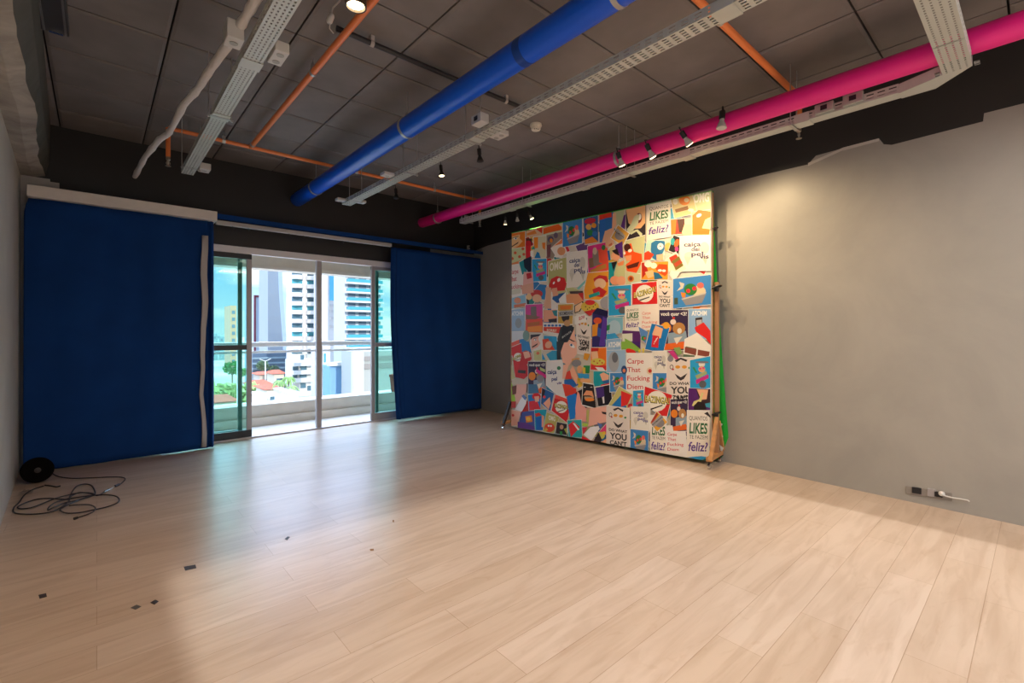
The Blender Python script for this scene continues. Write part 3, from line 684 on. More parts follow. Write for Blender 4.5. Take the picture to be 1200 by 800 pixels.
loop = [(812, 378), (760, 402), (700, 385), (620, 380), (560, 405), (540, 430), (560, 380), (600, 330), (660, 313), (715, 325), (742, 370), (730, 400), (640, 430), (560, 462), (500, 490), (470, 515), (520, 540), (620, 536), (720, 517), (840, 490), (915, 460), (932, 435), (905, 408), (830, 397), (720, 402), (600, 418), (500, 432), (400, 425), (300, 430), (210, 455), (140, 490), (160, 506), (240, 498), (320, 470), (420, 430), (520, 402), (640, 380), (730, 388), (690, 410), (600, 440), (500, 462), (420, 495), (375, 515), (390, 485), (450, 450), (540, 430), (520, 465), (450, 510), (380, 535), (260, 548), (150, 545), (105, 530), (110, 495), (150, 455), (190, 400), (250, 358), (340, 328)]
MB().tube(smooth_path(floor_pts(loop, .006, .014)), .0048, 8).build('cord', M_cab, c2, smooth=True)
c3 = thing('power_cable', 'single black cable end in front of the tangled heap, with a small plug', 'cable', onZ(98, 603))
MB().tube(smooth_path(floor_pts([(540, 482), (620, 474), (700, 476), (742, 495), (735, 522), (690, 548), (640, 565), (602, 577)], .016, .0)), .0045, 8).build('cord', M_cab, c3, smooth=True)
MB().tube(floor_pts([(606, 575), (578, 584)], .012), .009, 10).build('plug', M_cab, c3, smooth=True)
c4 = thing('power_cable', 'short black cable stub beside the round black reel', 'cable', onZ(60, 569))
MB().tube(smooth_path(floor_pts([(352, 322), (400, 328), (440, 335), (470, 328)], .007)), .006, 8).build('cord', M_cab, c4, smooth=True)
# reel
rb = onZ(41, 567); rl_ = thing('cable_reel', 'round black cable reel on the floor in the left corner before the blue curtain', 'reel', rb)
cen = Vector((rb.x, rb.y, .105)); ax = Vector((.12, -1, .12)).normalized()
cen = cen + Vector((.01, .06, 0))
for k, hh in (('side_disc', -.045), ('side_disc', .033)):
    b = MB(); b.lathe([(.020, hh), (.098, hh), (.104, hh + .004), (.104, hh + .009), (.098, hh + .012), (.020, hh + .012)], cen, ax, n=40); b.build(k, mat('reel_black', '0a0807', .95, spec=.1), rl_, smooth=True)
b = MB(); b.lathe([(.05, -.036)] + [(.086 + .004 * (i % 2), -.034 + i * .0065) for i in range(11)] + [(.05, .034)], cen, ax, n=36); b.build('wound_cable', M_cab, rl_, smooth=True)
b = MB(); b.lathe([(.022, .045), (.022, .052), (.010, .055)], cen, ax, n=20); b.build('hub', mat('reel_hub', '1c120e', .5), rl_, smooth=True)
# clear wrapper
wp = MB(); random.seed(12); q = onZ(30, 578); k0 = 5; G = {}
for i in range(k0 + 1):
    for j in range(k0 + 1):
        G[i, j] = (q.x - .04 + .08 * i / k0, q.y - .05 + .11 * j / k0, .004 + random.uniform(0, .035) * math.sin(math.pi * i / k0) * math.sin(math.pi * j / k0))
for i in range(k0):
    for j in range(k0): wp.quad(G[i, j], G[i + 1, j], G[i + 1, j + 1], G[i, j + 1])
tag(wp.build('plastic_wrapper', glass('film', (.86, .86, .86, 1), .12), smooth=False), 'crumpled clear plastic wrapper on the floor beside the black reel', 'wrapper')
# tape bits
def tape(label, pts, m, grp='bits of dark tape stuck to the floor'):
    P = [onZ(x, y, .0006) for x, y in pts]; Q = [p + Vector((0, 0, .0012)) for p in P]; b = MB(); n = len(P)
    b.quad(*P); b.quad(*Q)
    for i in range(n): b.quad(P[i], P[(i+1) % n], Q[(i+1) % n], Q[i])
    tag(b.build('tape_piece', m), label, 'tape', grp)
M_tp = mat('dark_tape', '33292a', .5); M_tp2 = mat('grey_tape', '57504c', .5)
tape('longest dark tape strip on the floor at the left', [(215.3, 664), (229, 661.5), (230.2, 665.5), (217, 668.5)], M_tp)
tape('small dark tape square farthest left on the floor', [(45, 697), (54, 695), (55, 699), (46.5, 701.3)], M_tp)
tape('greyish diamond shaped tape piece on the floor, left one of the close pair', [(153, 712), (160, 708.5), (165.5, 710.5), (159, 714)], M_tp2)
tape('dark diamond shaped tape piece on the floor, right one of the close pair', [(176, 706), (182, 702.5), (186, 704.5), (181, 708.3)], M_tp)
tape('tiny dark tape fragment on the shiny plank in the middle of the floor', [(333.5, 631.5), (337, 628.5), (340, 629), (336.5, 632.8)], M_tp)
tape('small brown scrap on the floor right of the shiny plank', [(433.5, 643.2), (438, 643), (438, 644.8), (433.8, 645)], mat('brown_scrap', '8a6238', .7))
tape('tiny brown speck on the floor nearest the middle of the room', [(460, 609), (462, 609.5), (461.5, 612), (460, 611.2)], mat('brown_scrap', '8a6238', .7))

# ---------------------------------------------------------------- collage backdrop on a wheeled wooden stand
PA = Vector((4.13, 4.67, 0)); PB = Vector((4.47, 2.13, 0)); PU = (PB - PA).normalized(); PW = (PB - PA).length
PN = Vector((PU.y, -PU.x, 0))                      # towards the room
ZT0, ZT1, ZB0 = 2.605, 2.665, .035
def onP(x, y, off=0):
    d = ray(x, y); t = (PA + PN * off).dot(PN) / d.dot(PN); return Vector((0, 0, CAMH)) + d * t
def Q(u, z, off=0): return PA + PU * (u * PW) + PN * off + Vector((0, 0, z))
M_wood = mat('pine_wood', 'c08a56', .55, noise=.14, nscale=3, stretch=(1, 1, 8)); M_canvas = mat('canvas_edge', 'd8cfc0', .8)
bd = thing('collage_backdrop', 'large square pop art collage panel standing on a wheeled wooden stand', 'backdrop', (4.3, 3.4, 0))
b = MB()
F = [Q(0, ZB0), Q(1, ZB0), Q(1, ZT1), Q(0, ZT0)]; K = [Q(0, ZB0, -.022), Q(1, ZB0, -.022), Q(1, ZT1, -.022), Q(0, ZT0, -.022)]
b.quad(*F); b.quad(*K)
for i in range(4): b.quad(F[i], F[(i+1) % 4], K[(i+1) % 4], K[i])
b.build('canvas', M_canvas, bd)
def bar(nm, p, q, wd=.045, ht=.03, m=None, parent=None): b = MB(); b.bar(p, q, wd, ht, up=PN); return b.build(nm, m or M_wood, parent or bd, bevel=.003)
zt = lambda u: ZT0 + (ZT1 - ZT0) * u
for u in (.012, .34, .67, .991): bar('frame_upright', Q(u, .05, -.042), Q(u, zt(u) - .01, -.042), .05, .04)
for z0, z1 in ((.07, .07), (1.3, 1.33), (ZT0 - .03, ZT1 - .03)): bar('frame_rail', Q(0.02, z0, -.042), Q(.982, z1, -.042), .05, .038)
def foot(c, f, bk, hgt, dark=False):
    fr = c + PN * f; ba = c - PN * bk; z = Vector((0, 0, 1)); M = M_wood
    bar('foot_bar', fr + z * .095, ba + z * .095, .04, .045)
    b = MB(); b.bar(fr + z * .085 + PU * .02, c + z * hgt + PU * .02 + PN * .012, .035, .035, up=PU); b.build('front_brace', mat('dark_brace', '2e2a28', .5) if dark else M_wood, bd, bevel=.003)
    b = MB(); b.bar(ba + z * .12 + PU * .015, c + z * hgt * .9 - PN * .04 + PU * .015, .035, .035, up=PU); b.build('rear_brace', M_wood, bd, bevel=.003)
    b = MB(); b.bar(c + z * .09 - PN * .05, c + z * (1.78) - PN * .05, .04, .035, up=PN); b.build('stand_post', mat('post_wood', 'a87c58', .55), bd, bevel=.003)
    for p in (fr - PN * .025, ba + PN * .03):
        b = MB(); b.box(p.x - .022, p.x + .022, p.y - .022, p.y + .022, .066, .072); b.tube([p + z * .07, p + z * .045], .009, 10); b.box(p.x - .016, p.x + .016, p.y - .004, p.y + .004, .03, .052)
        b.build('caster_fork', M_anth, bd)
        b = MB(); b.lathe([(.020, -.014), (.026, -.010), (.026, .010), (.020, .014)], p + z * .026, (PU.x, PU.y, 0), n=20); b.build('caster_wheel', M_chrome, bd, smooth=True)
foot(Q(1, 0, -.02) + PU * .03, .20, .175, .47)
foot(Q(0, 0, -.02) - PU * .055, .15, .30, .36, True)

crop = {'A': (590, 240, 8.892), 'B': (710, 220, 8), 'C': (590, 320, 8.892), 'D': (710, 310, 8), 'E': (590, 400, 8.892), 'F': (710, 400, 8), 'G': (570, 450, 8), 'H': (710, 460, 8), 'P': (0, 0, 1)}
XLc, XRc = 599.9, 833.6
class Print:
    def __init__(s): s.mb = MB(); s.mats = []; s.ix = {}; s.z = .0008
    def mi(s, c):
        if c not in s.ix: s.ix[c] = len(s.mats); s.mats.append(mat('print_' + c, c, .42, spec=.4))
        return s.ix[c]
    def pt(s, k, u, v):
        ox, oy, sc_ = crop[k]; x, y = ox + u / sc_, oy + v / sc_
        p = onP(x, y); uu = (p - PA).dot(PU); uu = min(max(uu, 0.002), PW - .002); zt_ = zt(uu / PW)
        z = min(max(p.z, ZB0 + .002), zt_ - .002)
        return PA + PU * uu + PN * s.z + Vector((0, 0, z))
    def poly(s, k, c, *a):
        s.z += .000018; P = [s.pt(k, a[i], a[i+1]) for i in range(0, len(a), 2)]
        s.mb.quad(*P, mi=s.mi(c))
    def card(s, k, c, *a, bw=5):
        n = len(a) // 2; cx = sum(a[0::2]) / n; cy = sum(a[1::2]) / n; o = []
        for i in range(n):
            dx, dy = a[2*i] - cx, a[2*i+1] - cy; L = math.hypot(dx, dy); o += [a[2*i] + dx / L * bw * 1.4, a[2*i+1] + dy / L * bw * 1.4]
        s.poly(k, 'f0ece6', *o); s.poly(k, c, *a)
    def disc(s, k, c, u, v, ru, rv=None, rot=0, n=18, a0=0, a1=360):
        rv = rv or ru; p = []
        for i in range(n + (a1 - a0 < 360)):
            t = R(a0 + (a1 - a0) * i / n); x, y = ru * math.cos(t), rv * math.sin(t); r = R(rot)
            p += [u + x * math.cos(r) - y * math.sin(r), v + x * math.sin(r) + y * math.cos(r)]
        s.poly(k, c, *p)
    def text(s, k, c, txt, u0, v0, u1, v1, h, bold=.01, shear=0):
        s.z += .000018
        cu = bpy.data.curves.new('tmp', 'FONT'); cu.body = txt; cu.offset = bold; cu.resolution_u = 3; cu.shear = shear
        o = bpy.data.objects.new('tmp', cu); C.objects.link(o); dg = bpy.context.evaluated_depsgraph_get()
        me = bpy.data.meshes.new_from_object(o.evaluated_get(dg)); vs = [v.co.copy() for v in me.vertices]
        if vs:
            x0 = min(v.x for v in vs); x1 = max(v.x for v in vs); m = s.mi(c); base = len(s.mb.v)
            for v in vs:
                a = (v.x - x0) / (x1 - x0); bb = v.y / .70
                s.mb.v.append(tuple(s.pt(k, u0 + (u1 - u0) * a - (v1 - v0) / max(1, abs(u1 - u0)) * 0, v0 + (v1 - v0) * a - bb * h)))
            for p in me.polygons: s.mb.f.append(tuple(base + i for i in p.vertices)); s.mb.m.append(m)
        bpy.data.objects.remove(o); bpy.data.curves.remove(cu); bpy.data.meshes.remove(me)
pr = Print(); P_, K_, D_, T_ = pr.poly, pr.card, pr.disc, pr.text
# scattered underlay of scraps
rnd = random.Random(11); pal = ['d8c9a8', 'e8e2da', '2f7fc0', 'd03a34', 'e87a30', '2a2a34', 'c8c890', '3aa0c8', 'e8b8a0', '6a4a80', '8a8890', '2b8a8a', 'e8c040']
for i in range(150):
    x = rnd.uniform(602, 832); y = rnd.uniform(268 - (x - 600) * .2, 498 + (x - 600) * .19); a = rnd.uniform(0, 3.14); r1, r2 = rnd.uniform(6, 13), rnd.uniform(5, 10)
    q = []
    for sx, sy in ((-1, -1), (1, -1), (1, 1), (-1, 1)): q += [x + sx * r1 * math.cos(a) - sy * r2 * math.sin(a), y + sx * r1 * math.sin(a) + sy * r2 * math.cos(a)]
    (K_ if i % 2 else P_)('P', rnd.choice(pal), *q, **({'bw': .6} if i % 2 else {}))
EYE = lambda k, u, v, s: (D_(k, 'f4f0ea', u, v, s, s * .7), D_(k, '2a2420', u + s * .2, v, s * .4, s * .5))
# ---- recurring cards
def likes(k, x0, y0, x1, y1, tilt=0, part=None):
    W, Hh = x1 - x0, y1 - y0; sl = tilt
    K_(k, 'eee6da', x0, y0, x1, y0 + sl, x1, y1 + sl, x0, y1)
    def L(t, fy, h, c, a=.08, b_=.92, bold=.0, sh=0): T_(k, c, t, x0 + W * a, y0 + Hh * fy + sl * a, x0 + W * b_, y0 + Hh * fy + sl * b_, h * Hh, bold, sh)
    L('QUANTOS', .20, .09, '4a3c34', .10, .92, 0); L('LIKES', .48, .22, '2c6a40', .10, .92, .03, .1); L('TE FAZEM', .60, .08, '4a3c34', .10, .92); L('feliz?', .86, .19, '5a3a90', .06, .94, .02, .15)
def carpe(k, x0, y0, x1, y1, tl=0, n=4, c='cc2a30', a=.08, b_=.9, hh=.11):
    K_(k, 'f0e9e2', x0, y0, x1, y0 + tl, x1, y1 + tl, x0, y1)
    W, Hh = x1 - x0, y1 - y0
    for i, (t, f_) in enumerate((('Carpe', .62), ('That', .5), ('Fucking', .85), ('Diem', .6))[:n]):
        T_(k, c, t, x0 + W * a, y0 + Hh * (.24 + i * .205), x0 + W * (a + (b_ - a) * f_ / .85), y0 + Hh * (.24 + i * .205) + tl * .5, Hh * hh, .01)
def bowl(k, x0, y0, x1, y1, tilt=0):
    W, Hh = x1 - x0, y1 - y0; f = lambda a, b_: (x0 + W * a, y0 + Hh * b_ + tilt * a)
    K_(k, '3f86c8', *f(0, 0), *f(1, 0), *f(1, 1), *f(0, 1))
    P_(k, 'cfc8b8', *f(.16, .12), *f(.30, .20), *f(.26, .36), *f(.10, .42), *f(.2, .28))
    D_(k, 'd8c4a0', *f(.66, .50), W * .2, Hh * .17); P_(k, 'e88430', *f(.20, .48), *f(.34, .52), *f(.32, .68), *f(.24, .66))
    D_(k, '2f7a3a', *f(.46, .42), W * .17, Hh * .20); D_(k, 'e03040', *f(.40, .46), W * .055, Hh * .07); D_(k, 'e03040', *f(.56, .40), W * .055, Hh * .07); D_(k, 'e86a60', *f(.72, .32), W * .09, Hh * .10)
    P_(k, 'c4bcb0', *f(.22, .70), *f(.88, .56), *f(.84, .66), *f(.26, .78)); P_(k, '8f8c90', *f(.24, .74), *f(.87, .62), *f(.76, .92), *f(.34, .94))
def caica(k, x0, y0, x1, y1, tl=0, c='3c3c72'):
    W, Hh = x1 - x0, y1 - y0
    K_(k, 'e9e4da', x0, y0, x1, y0 + tl, x1, y1 + tl, x0, y1)
    D_(k, 'cfcabf', x0 + W * .78, y0 + Hh * .36 + tl, W * .15, Hh * .17); D_(k, 'd4cfc4', x0 + W * .3, y0 + Hh * .55, W * .16, Hh * .1)
    P_(k, 'cdc8ba', x0 + W * .12, y0 + Hh * .58, x0 + W * .36, y0 + Hh * .60, x0 + W * .24, y0 + Hh * .84); P_(k, 'c6c1b2', x0 + W * .68, y0 + Hh * .58, x0 + W * .9, y0 + Hh * .56, x0 + W * .82, y0 + Hh * .82)
    for t, a, b_, y in (('caiça', .12, .66, .30), ('dei', .36, .62, .44), ('peI', .36, .74, .58), ('vis', .62, .92, .66)): T_(k, c, t, x0 + W * a, y0 + Hh * y + tl * a, x0 + W * b_, y0 + Hh * y + tl * b_, Hh * .12, .025)
def youcant(k, x0, y0, x1, y1, tl=0, txt=True):
    W, Hh = x1 - x0, y1 - y0; f = lambda a, b_: (x0 + W * a, y0 + Hh * b_ + tl * a)
    K_(k, 'e4d8d0', *f(0, 0), *f(1, 0), *f(1, 1), *f(0, 1))
    P_(k, '3a3234', *f(.28, .06), *f(.5, .0), *f(.74, .05), *f(.70, .09), *f(.5, .04), *f(.34, .1)); D_(k, '4a4042', *f(.17, .20), W * .07, Hh * .05); D_(k, 'e4d8d0', *f(.17, .20), W * .05, Hh * .035)
    D_(k, 'e09a30', *f(.39, .20), W * .09, Hh * .035); D_(k, 'e09a30', *f(.63, .20), W * .09, Hh * .035); D_(k, 'c04048', *f(.22, .25), W * .04, Hh * .02); D_(k, '3c8a50', *f(.82, .22), W * .05, Hh * .025)
    P_(k, '3a3234', *f(.28, .34), *f(.5, .42), *f(.74, .33), *f(.62, .45), *f(.5, .49), *f(.38, .44))
    if txt:
        for t, y, h, a, b_ in (('DO WHAT', .58, .06, .1, .9), ('YOU', .76, .14, .14, .88), ("CAN'T", .90, .10, .14, .88)): T_(k, '2a2628', t, *f(a, y), *f(b_, y), h * Hh, .03)
def bazinga(k, *q, txt='BAZINGA!'):
    K_(k, 'd8282a', *q); cx = sum(q[0::2]) / 4; cy = sum(q[1::2]) / 4; w_ = math.hypot(q[2] - q[0], q[3] - q[1]) ; ux, uy = (q[2] - q[0]) / w_, (q[3] - q[1]) / w_
    D_(k, 'f2ece0', cx, cy, w_ * .36, w_ * .36)
    a = (cx - ux * w_ * .44 - uy * w_ * -.06, cy - uy * w_ * .44 + w_ * .14); e2 = (cx + ux * w_ * .46, cy + uy * w_ * .46 - w_ * .04)
    T_(k, '3a3010', txt, a[0] - 3, a[1] + 4, e2[0] - 3, e2[1] + 4, w_ * .22, .05); T_(k, 'd8cc70', txt, *a, *e2, w_ * .22, .02)
    P_(k, '2c2824', cx - w_ * .22, cy + w_ * .26, cx + w_ * .20, cy + w_ * .12, cx + w_ * .20, cy + w_ * .16, cx - w_ * .20, cy + w_ * .31)
def cat(k, x0, y0, x1, y1, tl=0):
    W, Hh = x1 - x0, y1 - y0; f = lambda a, b_: (x0 + W * a, y0 + Hh * b_ + tl * a)
    K_(k, '3a2c4c', *f(0, 0), *f(1, 0), *f(1, 1), *f(0, 1))
    T_(k, 'f2eee8', 'você quer <3?', *f(.05, .14), *f(.95, .14), Hh * .09, .02)
    D_(k, 'e8862a', *f(.22, .45), W * .2, Hh * .13); D_(k, 'e8d4c8', *f(.48, .30), W * .1, Hh * .07); D_(k, 'd03030', *f(.50, .20), W * .05, Hh * .03)
    P_(k, '8fa4b4', *f(.30, .58), *f(.92, .52), *f(.98, .82), *f(.3, .9)); D_(k, 'b8844c', *f(.68, .46), W * .22, Hh * .15); D_(k, 'e8e0d0', *f(.70, .52), W * .08, Hh * .07); P_(k, 'e86a28', *f(.1, .86), *f(.9, .78), *f(.95, .96), *f(.2, 1))
    P_(k, 'e4dcd0', *f(.5, .7), *f(.8, .66), *f(.6, .86))
def ufo(k, x0, y0, x1, y1, tl=0):
    W, Hh = x1 - x0, y1 - y0; f = lambda a, b_: (x0 + W * a, y0 + Hh * b_ + tl * a)
    K_(k, '2aa0d6', *f(0, 0), *f(1, 0), *f(1, 1), *f(0, 1))
    P_(k, '3a9a58', *f(.12, .25), *f(.2, .24), *f(.36, .44), *f(.3, .46)); D_(k, 'e4dcd4', *f(.58, .20), W * .16, Hh * .09); D_(k, '7c7880', *f(.60, .14), W * .34, Hh * .035)
    D_(k, 'e0a878', *f(.58, .36), W * .17, Hh * .10); D_(k, 'e83a8a', *f(.50, .33), W * .07, Hh * .03); D_(k, 'e83a8a', *f(.66, .33), W * .07, Hh * .03)
    P_(k, 'a4b07a', *f(.25, .52), *f(.8, .44), *f(.84, .54), *f(.34, .64)); P_(k, 'cc2f86', *f(.28, .66), *f(.9, .56), *f(.92, .68), *f(.32, .80)); D_(k, '5e6064', *f(.62, .84), W * .18, Hh * .12)
def face(k, bgc, skin, x0, y0, x1, y1, tl=0, hair='e87a28'):
    W, Hh = x1 - x0, y1 - y0; f = lambda a, b_: (x0 + W * a, y0 + Hh * b_ + tl * a)
    K_(k, bgc, *f(0, 0), *f(1, 0), *f(1, 1), *f(0, 1)); P_(k, skin, *f(.05, .1), *f(.7, .02), *f(.68, .4), *f(.85, .6), *f(.6, .85), *f(.1, 1)); P_(k, hair, *f(0, 0), *f(.9, 0), *f(.7, .14), *f(.2, .2), *f(0, .35))
    D_(k, 'f6f2ec', *f(.42, .36), W * .12, Hh * .06); D_(k, '2c5a8a', *f(.45, .36), W * .045, Hh * .05); P_(k, '3a2a24', *f(.2, .28), *f(.6, .22), *f(.62, .25), *f(.22, .31))
    P_(k, '4a2e22', *f(.1, .8), *f(.62, .58), *f(.56, .7), *f(.2, .86))
# ---- crop A / upper left
face('A', 'e8801c', 'f2c48c', 52, 305, 228, 470, -30)
K_('A', 'cdd2a0', 55, 465, 230, 440, 236, 560, 60, 612)
for u, v in ((95, 560), (125, 500), (170, 540), (205, 458), (215, 515), (62, 510)): D_('A', 'e0643c', u, v, 15)
P_('A', 'e88c50', 60, 612, 236, 560, 225, 600, 60, 635)
P_('A', 'e8c09a', 238, 272, 405, 235, 400, 320, 238, 340); P_('A', 'e0402a', 340, 250, 408, 232, 405, 300); P_('A', 'e88a3a', 245, 300, 330, 262, 350, 300, 250, 320)
P_('A', '5a2c22', 238, 350, 300, 350, 300, 420, 245, 400); P_('A', 'd8202a', 232, 400, 285, 380, 290, 560, 235, 560); D_('A', 'c81c24', 262, 400, 28)
P_('A', 'd4d8b4', 415, 235, 612, 195, 612, 330, 415, 330); P_('A', 'e8661e', 418, 245, 575, 200, 608, 228, 608, 262, 470, 292, 418, 308)
K_('A', 'd8cfae', 316, 335, 445, 322, 445, 556, 318, 560); P_('A', 'f08a20', 320, 340, 362, 336, 362, 448, 322, 455); P_('A', '1e7ec0', 325, 556, 352, 488, 375, 500, 392, 556); P_('A', 'f0862a', 405, 395, 440, 392, 436, 470, 410, 450)
P_('A', '2f9a8a', 288, 460, 325, 425, 330, 465); P_('A', 'f4eee4', 282, 485, 312, 470, 314, 545, 286, 548)
P_('A', '9a8a7c', 452, 318, 612, 280, 616, 350, 520, 560, 455, 560); D_('A', '5a5470', 495, 360, 30, 34); D_('A', 'f0902a', 500, 372, 16, 22); D_('A', '6a5a70', 548, 318, 22, 30); P_('A', '7a4a50', 455, 420, 500, 410, 490, 540, 460, 556)
K_('A', 'f4e8dc', 500, 452, 622, 345, 694, 482, 560, 548); P_('A', 'f08848', 508, 445, 618, 352, 628, 400, 540, 424); P_('A', 'd82238', 605, 352, 628, 342, 694, 478, 668, 490); D_('A', 'eca470', 606, 482, 42, 44)
bowl('A', 620, 186, 822, 440, -42)
K_('A', '2b5f9a', 836, 142, 988, 110, 990, 388, 850, 412); D_('A', 'c02840', 905, 168, 60, 30, -10); D_('A', 'e8b060', 890, 230, 30); D_('A', '2f8a50', 905, 290, 32); D_('A', 'f0a030', 945, 215, 26); D_('A', '3a78c0', 955, 300, 28); P_('A', 'e88a30', 848, 365, 930, 330, 985, 380, 985, 388, 855, 410)
P_('A', '2f6fc0', 1000, 98, 1156, 62, 1156, 400, 1005, 392); P_('A', 'e03a24', 1000, 100, 1128, 76, 1132, 122, 1002, 160); P_('A', 'f2c09a', 1062, 270, 1140, 240, 1156, 245, 1156, 445, 1100, 446, 1030, 390); D_('A', 'e07a50', 1112, 408, 24, 20)
carpe('A', 56, 635, 208, 1010, -26, n=3, c='c83a48', hh=.13); P_('A', 'd8d4c0', 70, 890, 185, 862, 185, 920, 70, 940)
K_('A', '1f8f96', 165, 600, 220, 570, 250, 700, 200, 728); P_('A', '18243a', 212, 570, 292, 535, 320, 670, 270, 702, 220, 650)
ufo('A', 300, 568, 452, 800, -8)
P_('A', 'e8b0a8', 215, 700, 310, 700, 320, 920, 200, 930); P_('A', 'c02838', 240, 715, 290, 705, 300, 760, 250, 775)
K_('A', 'b8b776', 470, 592, 658, 545, 664, 800, 472, 862); T_('A', 'eee9d8', 'OMG', 482, 690, 618, 662, 80, .03)
P_('C', 'd42a26', 475, 130, 500, 60, 560, 30, 640, 50, 660, 110, 640, 180, 540, 188, 490, 170); D_('C', 'f2eee8', 580, 70, 15, 22, 30); D_('C', 'f2eee8', 528, 102, 9, 16, 30)
caica('A', 665, 502, 872, 860, -28, c='3a4270'); P_('C', '7fc4c0', 765, 160, 858, 70, 865, 90, 790, 172)
K_('A', 'dd3288', 880, 432, 1070, 390, 1104, 680, 890, 738); P_('A', 'f0563e', 985, 470, 1085, 445, 1104, 680, 960, 716); P_('A', '8c7c74', 930, 500, 990, 470, 1000, 600, 1040, 610, 930, 650); D_('A', 'c8b49a', 955, 482, 22, 38); P_('A', '8a6a50', 890, 560, 935, 550, 945, 650, 900, 660); P_('A', 'c8883c', 905, 680, 1070, 612, 1075, 655, 915, 716); D_('A', '3a7a40', 1045, 445, 20, 28)
K_('A', '1a90a4', 1100, 610, 1156, 596, 1156, 860, 1108, 860); K_('A', 'd4c888', 1100, 460, 1156, 415, 1156, 560, 1120, 560); P_('A', '1c6ab0', 1085, 480, 1108, 475, 1120, 575, 1100, 580)
# generic red and yellow stand-in under the magenta card
K_('C', 'f0a030', 882, 0, 1098, -20, 1095, 215, 1000, 280, 850, 270, 842, 180); P_('C', 'c83030', 940, 60, 1000, 20, 1080, 30, 1096, 90, 1060, 100, 950, 90); D_('C', 'f0c49c', 1010, 110, 62, 55); P_('C', 'c82a2c', 930, 170, 1000, 140, 1080, 190, 1040, 250, 950, 240); P_('C', '2a9a94', 890, 230, 1000, 190, 1010, 225, 900, 260)
D_('C', 'e8c490', 270, 245, 32, 34); D_('C', 'c8403c', 350, 215, 62, 42); D_('C', 'ecbc98', 352, 262, 48, 42); P_('C', 'e0a890', 190, 130, 310, 100, 320, 200, 200, 220)
K_('C', '8fc0da', 78, 262, 230, 222, 245, 345, 90, 372); D_('C', 'e0987a', 150, 285, 36, 32); P_('C', 'd8805c', 112, 330, 235, 310, 240, 345, 115, 362)
K_('C', '9fbcd8', 72, 382, 226, 365, 226, 602, 72, 606); T_('C', 'f2f2f4', 'ATCHIM', 90, 442, 208, 438, 42, .04); D_('C', '9aa0a8', 160, 520, 34, 52)
K_('C', 'd84a9a', 232, 330, 412, 320, 412, 480, 235, 490); P_('C', 'e85a48', 240, 480, 412, 470, 412, 618, 235, 612); P_('C', 'f0963c', 255, 560, 405, 545, 408, 610, 250, 610); P_('C', '7a706c', 288, 350, 345, 345, 350, 470, 290, 480); P_('C', '8a6a5c', 235, 430, 390, 455, 340, 480, 240, 480); P_('C', 'c07040', 252, 520, 380, 500, 380, 540, 256, 556)
K_('C', 'd8dce4', 72, 612, 215, 608, 215, 690, 72, 720)
K_('C', 'e8e0d8', 500, 205, 560, 195, 560, 380, 505, 380); P_('C', '2a5c9a', 520, 230, 650, 200, 655, 300, 560, 310, 512, 270); P_('C', 'e8a888', 505, 160, 560, 150, 575, 230, 520, 245); P_('C', 'e0b090', 440, 150, 500, 150, 500, 370, 430, 370, 450, 250)
P_('C', 'f0eee8', 580, 270, 655, 195, 660, 310, 590, 312); P_('C', 'e8a070', 655, 230, 740, 190, 840, 250, 835, 295, 740, 330, 660, 310); P_('C', '5c4a48', 690, 190, 830, 185, 832, 215, 700, 215); P_('C', 'c83030', 780, 210, 836, 205, 838, 290)
P_('C', '2e2a2a', 740, 340, 830, 290, 850, 320, 800, 400, 745, 420); P_('C', 'f0c8a0', 748, 345, 820, 300, 835, 330, 790, 395, 752, 408)
D_('C', 'd8b848', 905, 350, 95, 62); D_('C', 'd8302c', 905, 305, 52, 28); P_('C', 'c82a28', 840, 400, 985, 370, 960, 425, 900, 445); 
for u, v in ((860, 350), (900, 360), (940, 350), (880, 375), (925, 380), (960, 330)): D_('C', '6a4a2a', u, v, 7)
D_('C', 'a4a0a6', 1070, 310, 58, 66); P_('C', 'e0308c', 1135, 340, 1156, 330, 1156, 380, 1135, 385)
K_('C', 'c8a048', 572, 326, 732, 320, 722, 530, 572, 520, bw=8); P_('C', 'e07a2c', 590, 340, 715, 335, 700, 375, 600, 380); D_('C', '3a3030', 650, 450, 42, 62); P_('C', 'b8b4b0', 580, 395, 738, 385, 732, 440, 584, 452); T_('C', '2a2628', 'BOOMERANG', 588, 440, 725, 428, 34, .02)
P_('C', 'e8a488', 420, 385, 560, 380, 560, 510, 420, 510); P_('C', '3a3238', 470, 480, 560, 470, 560, 512, 480, 512); P_('C', '3a8a96', 510, 390, 565, 385, 560, 450, 530, 440)
K_('C', 'e8e0d8', 422, 520, 610, 530, 605, 690, 420, 620); P_('C', 'd8402c', 422, 560, 610, 560, 600, 630, 422, 600); 
for i in range(5): D_('C', '3a70b8', 440 + i * 38, 545, 15, 12)
T_('C', 'f0e8d0', 'SORRY', 455, 605, 560, 612, 26, .03)
P_('C', '3c4448', 600, 560, 720, 540, 740, 600, 640, 790, 570, 800, 560, 700); K_('C', 'b8b4ac', 575, 395, 578, 395, 578, 396, 575, 396)
P_('C', '2a2c34', 620, 540, 740, 560, 735, 600, 640, 740, 580, 790); D_('C', 'c89a6c', 668, 520, 34, 34); T_('C', 'c8ccc8', 'BATATA', 615, 680, 712, 615, 20, .02)
P_('C', 'f0b8a0', 740, 580, 770, 800, 620, 800, 690, 690); D_('C', 'f4f0ec', 722, 745, 30, 16, 35); D_('C', '2c5a90', 712, 738, 10, 12); P_('C', '2c2a34', 690, 680, 770, 720, 765, 730, 690, 692)
youcant('C', 765, 430, 915, 830, 30); K_('C', 'ece8e2', 742, 455, 855, 425, 862, 500, 752, 530); T_('C', 'c8282c', 'SLOW', 790, 490, 852, 470, 34, .03)
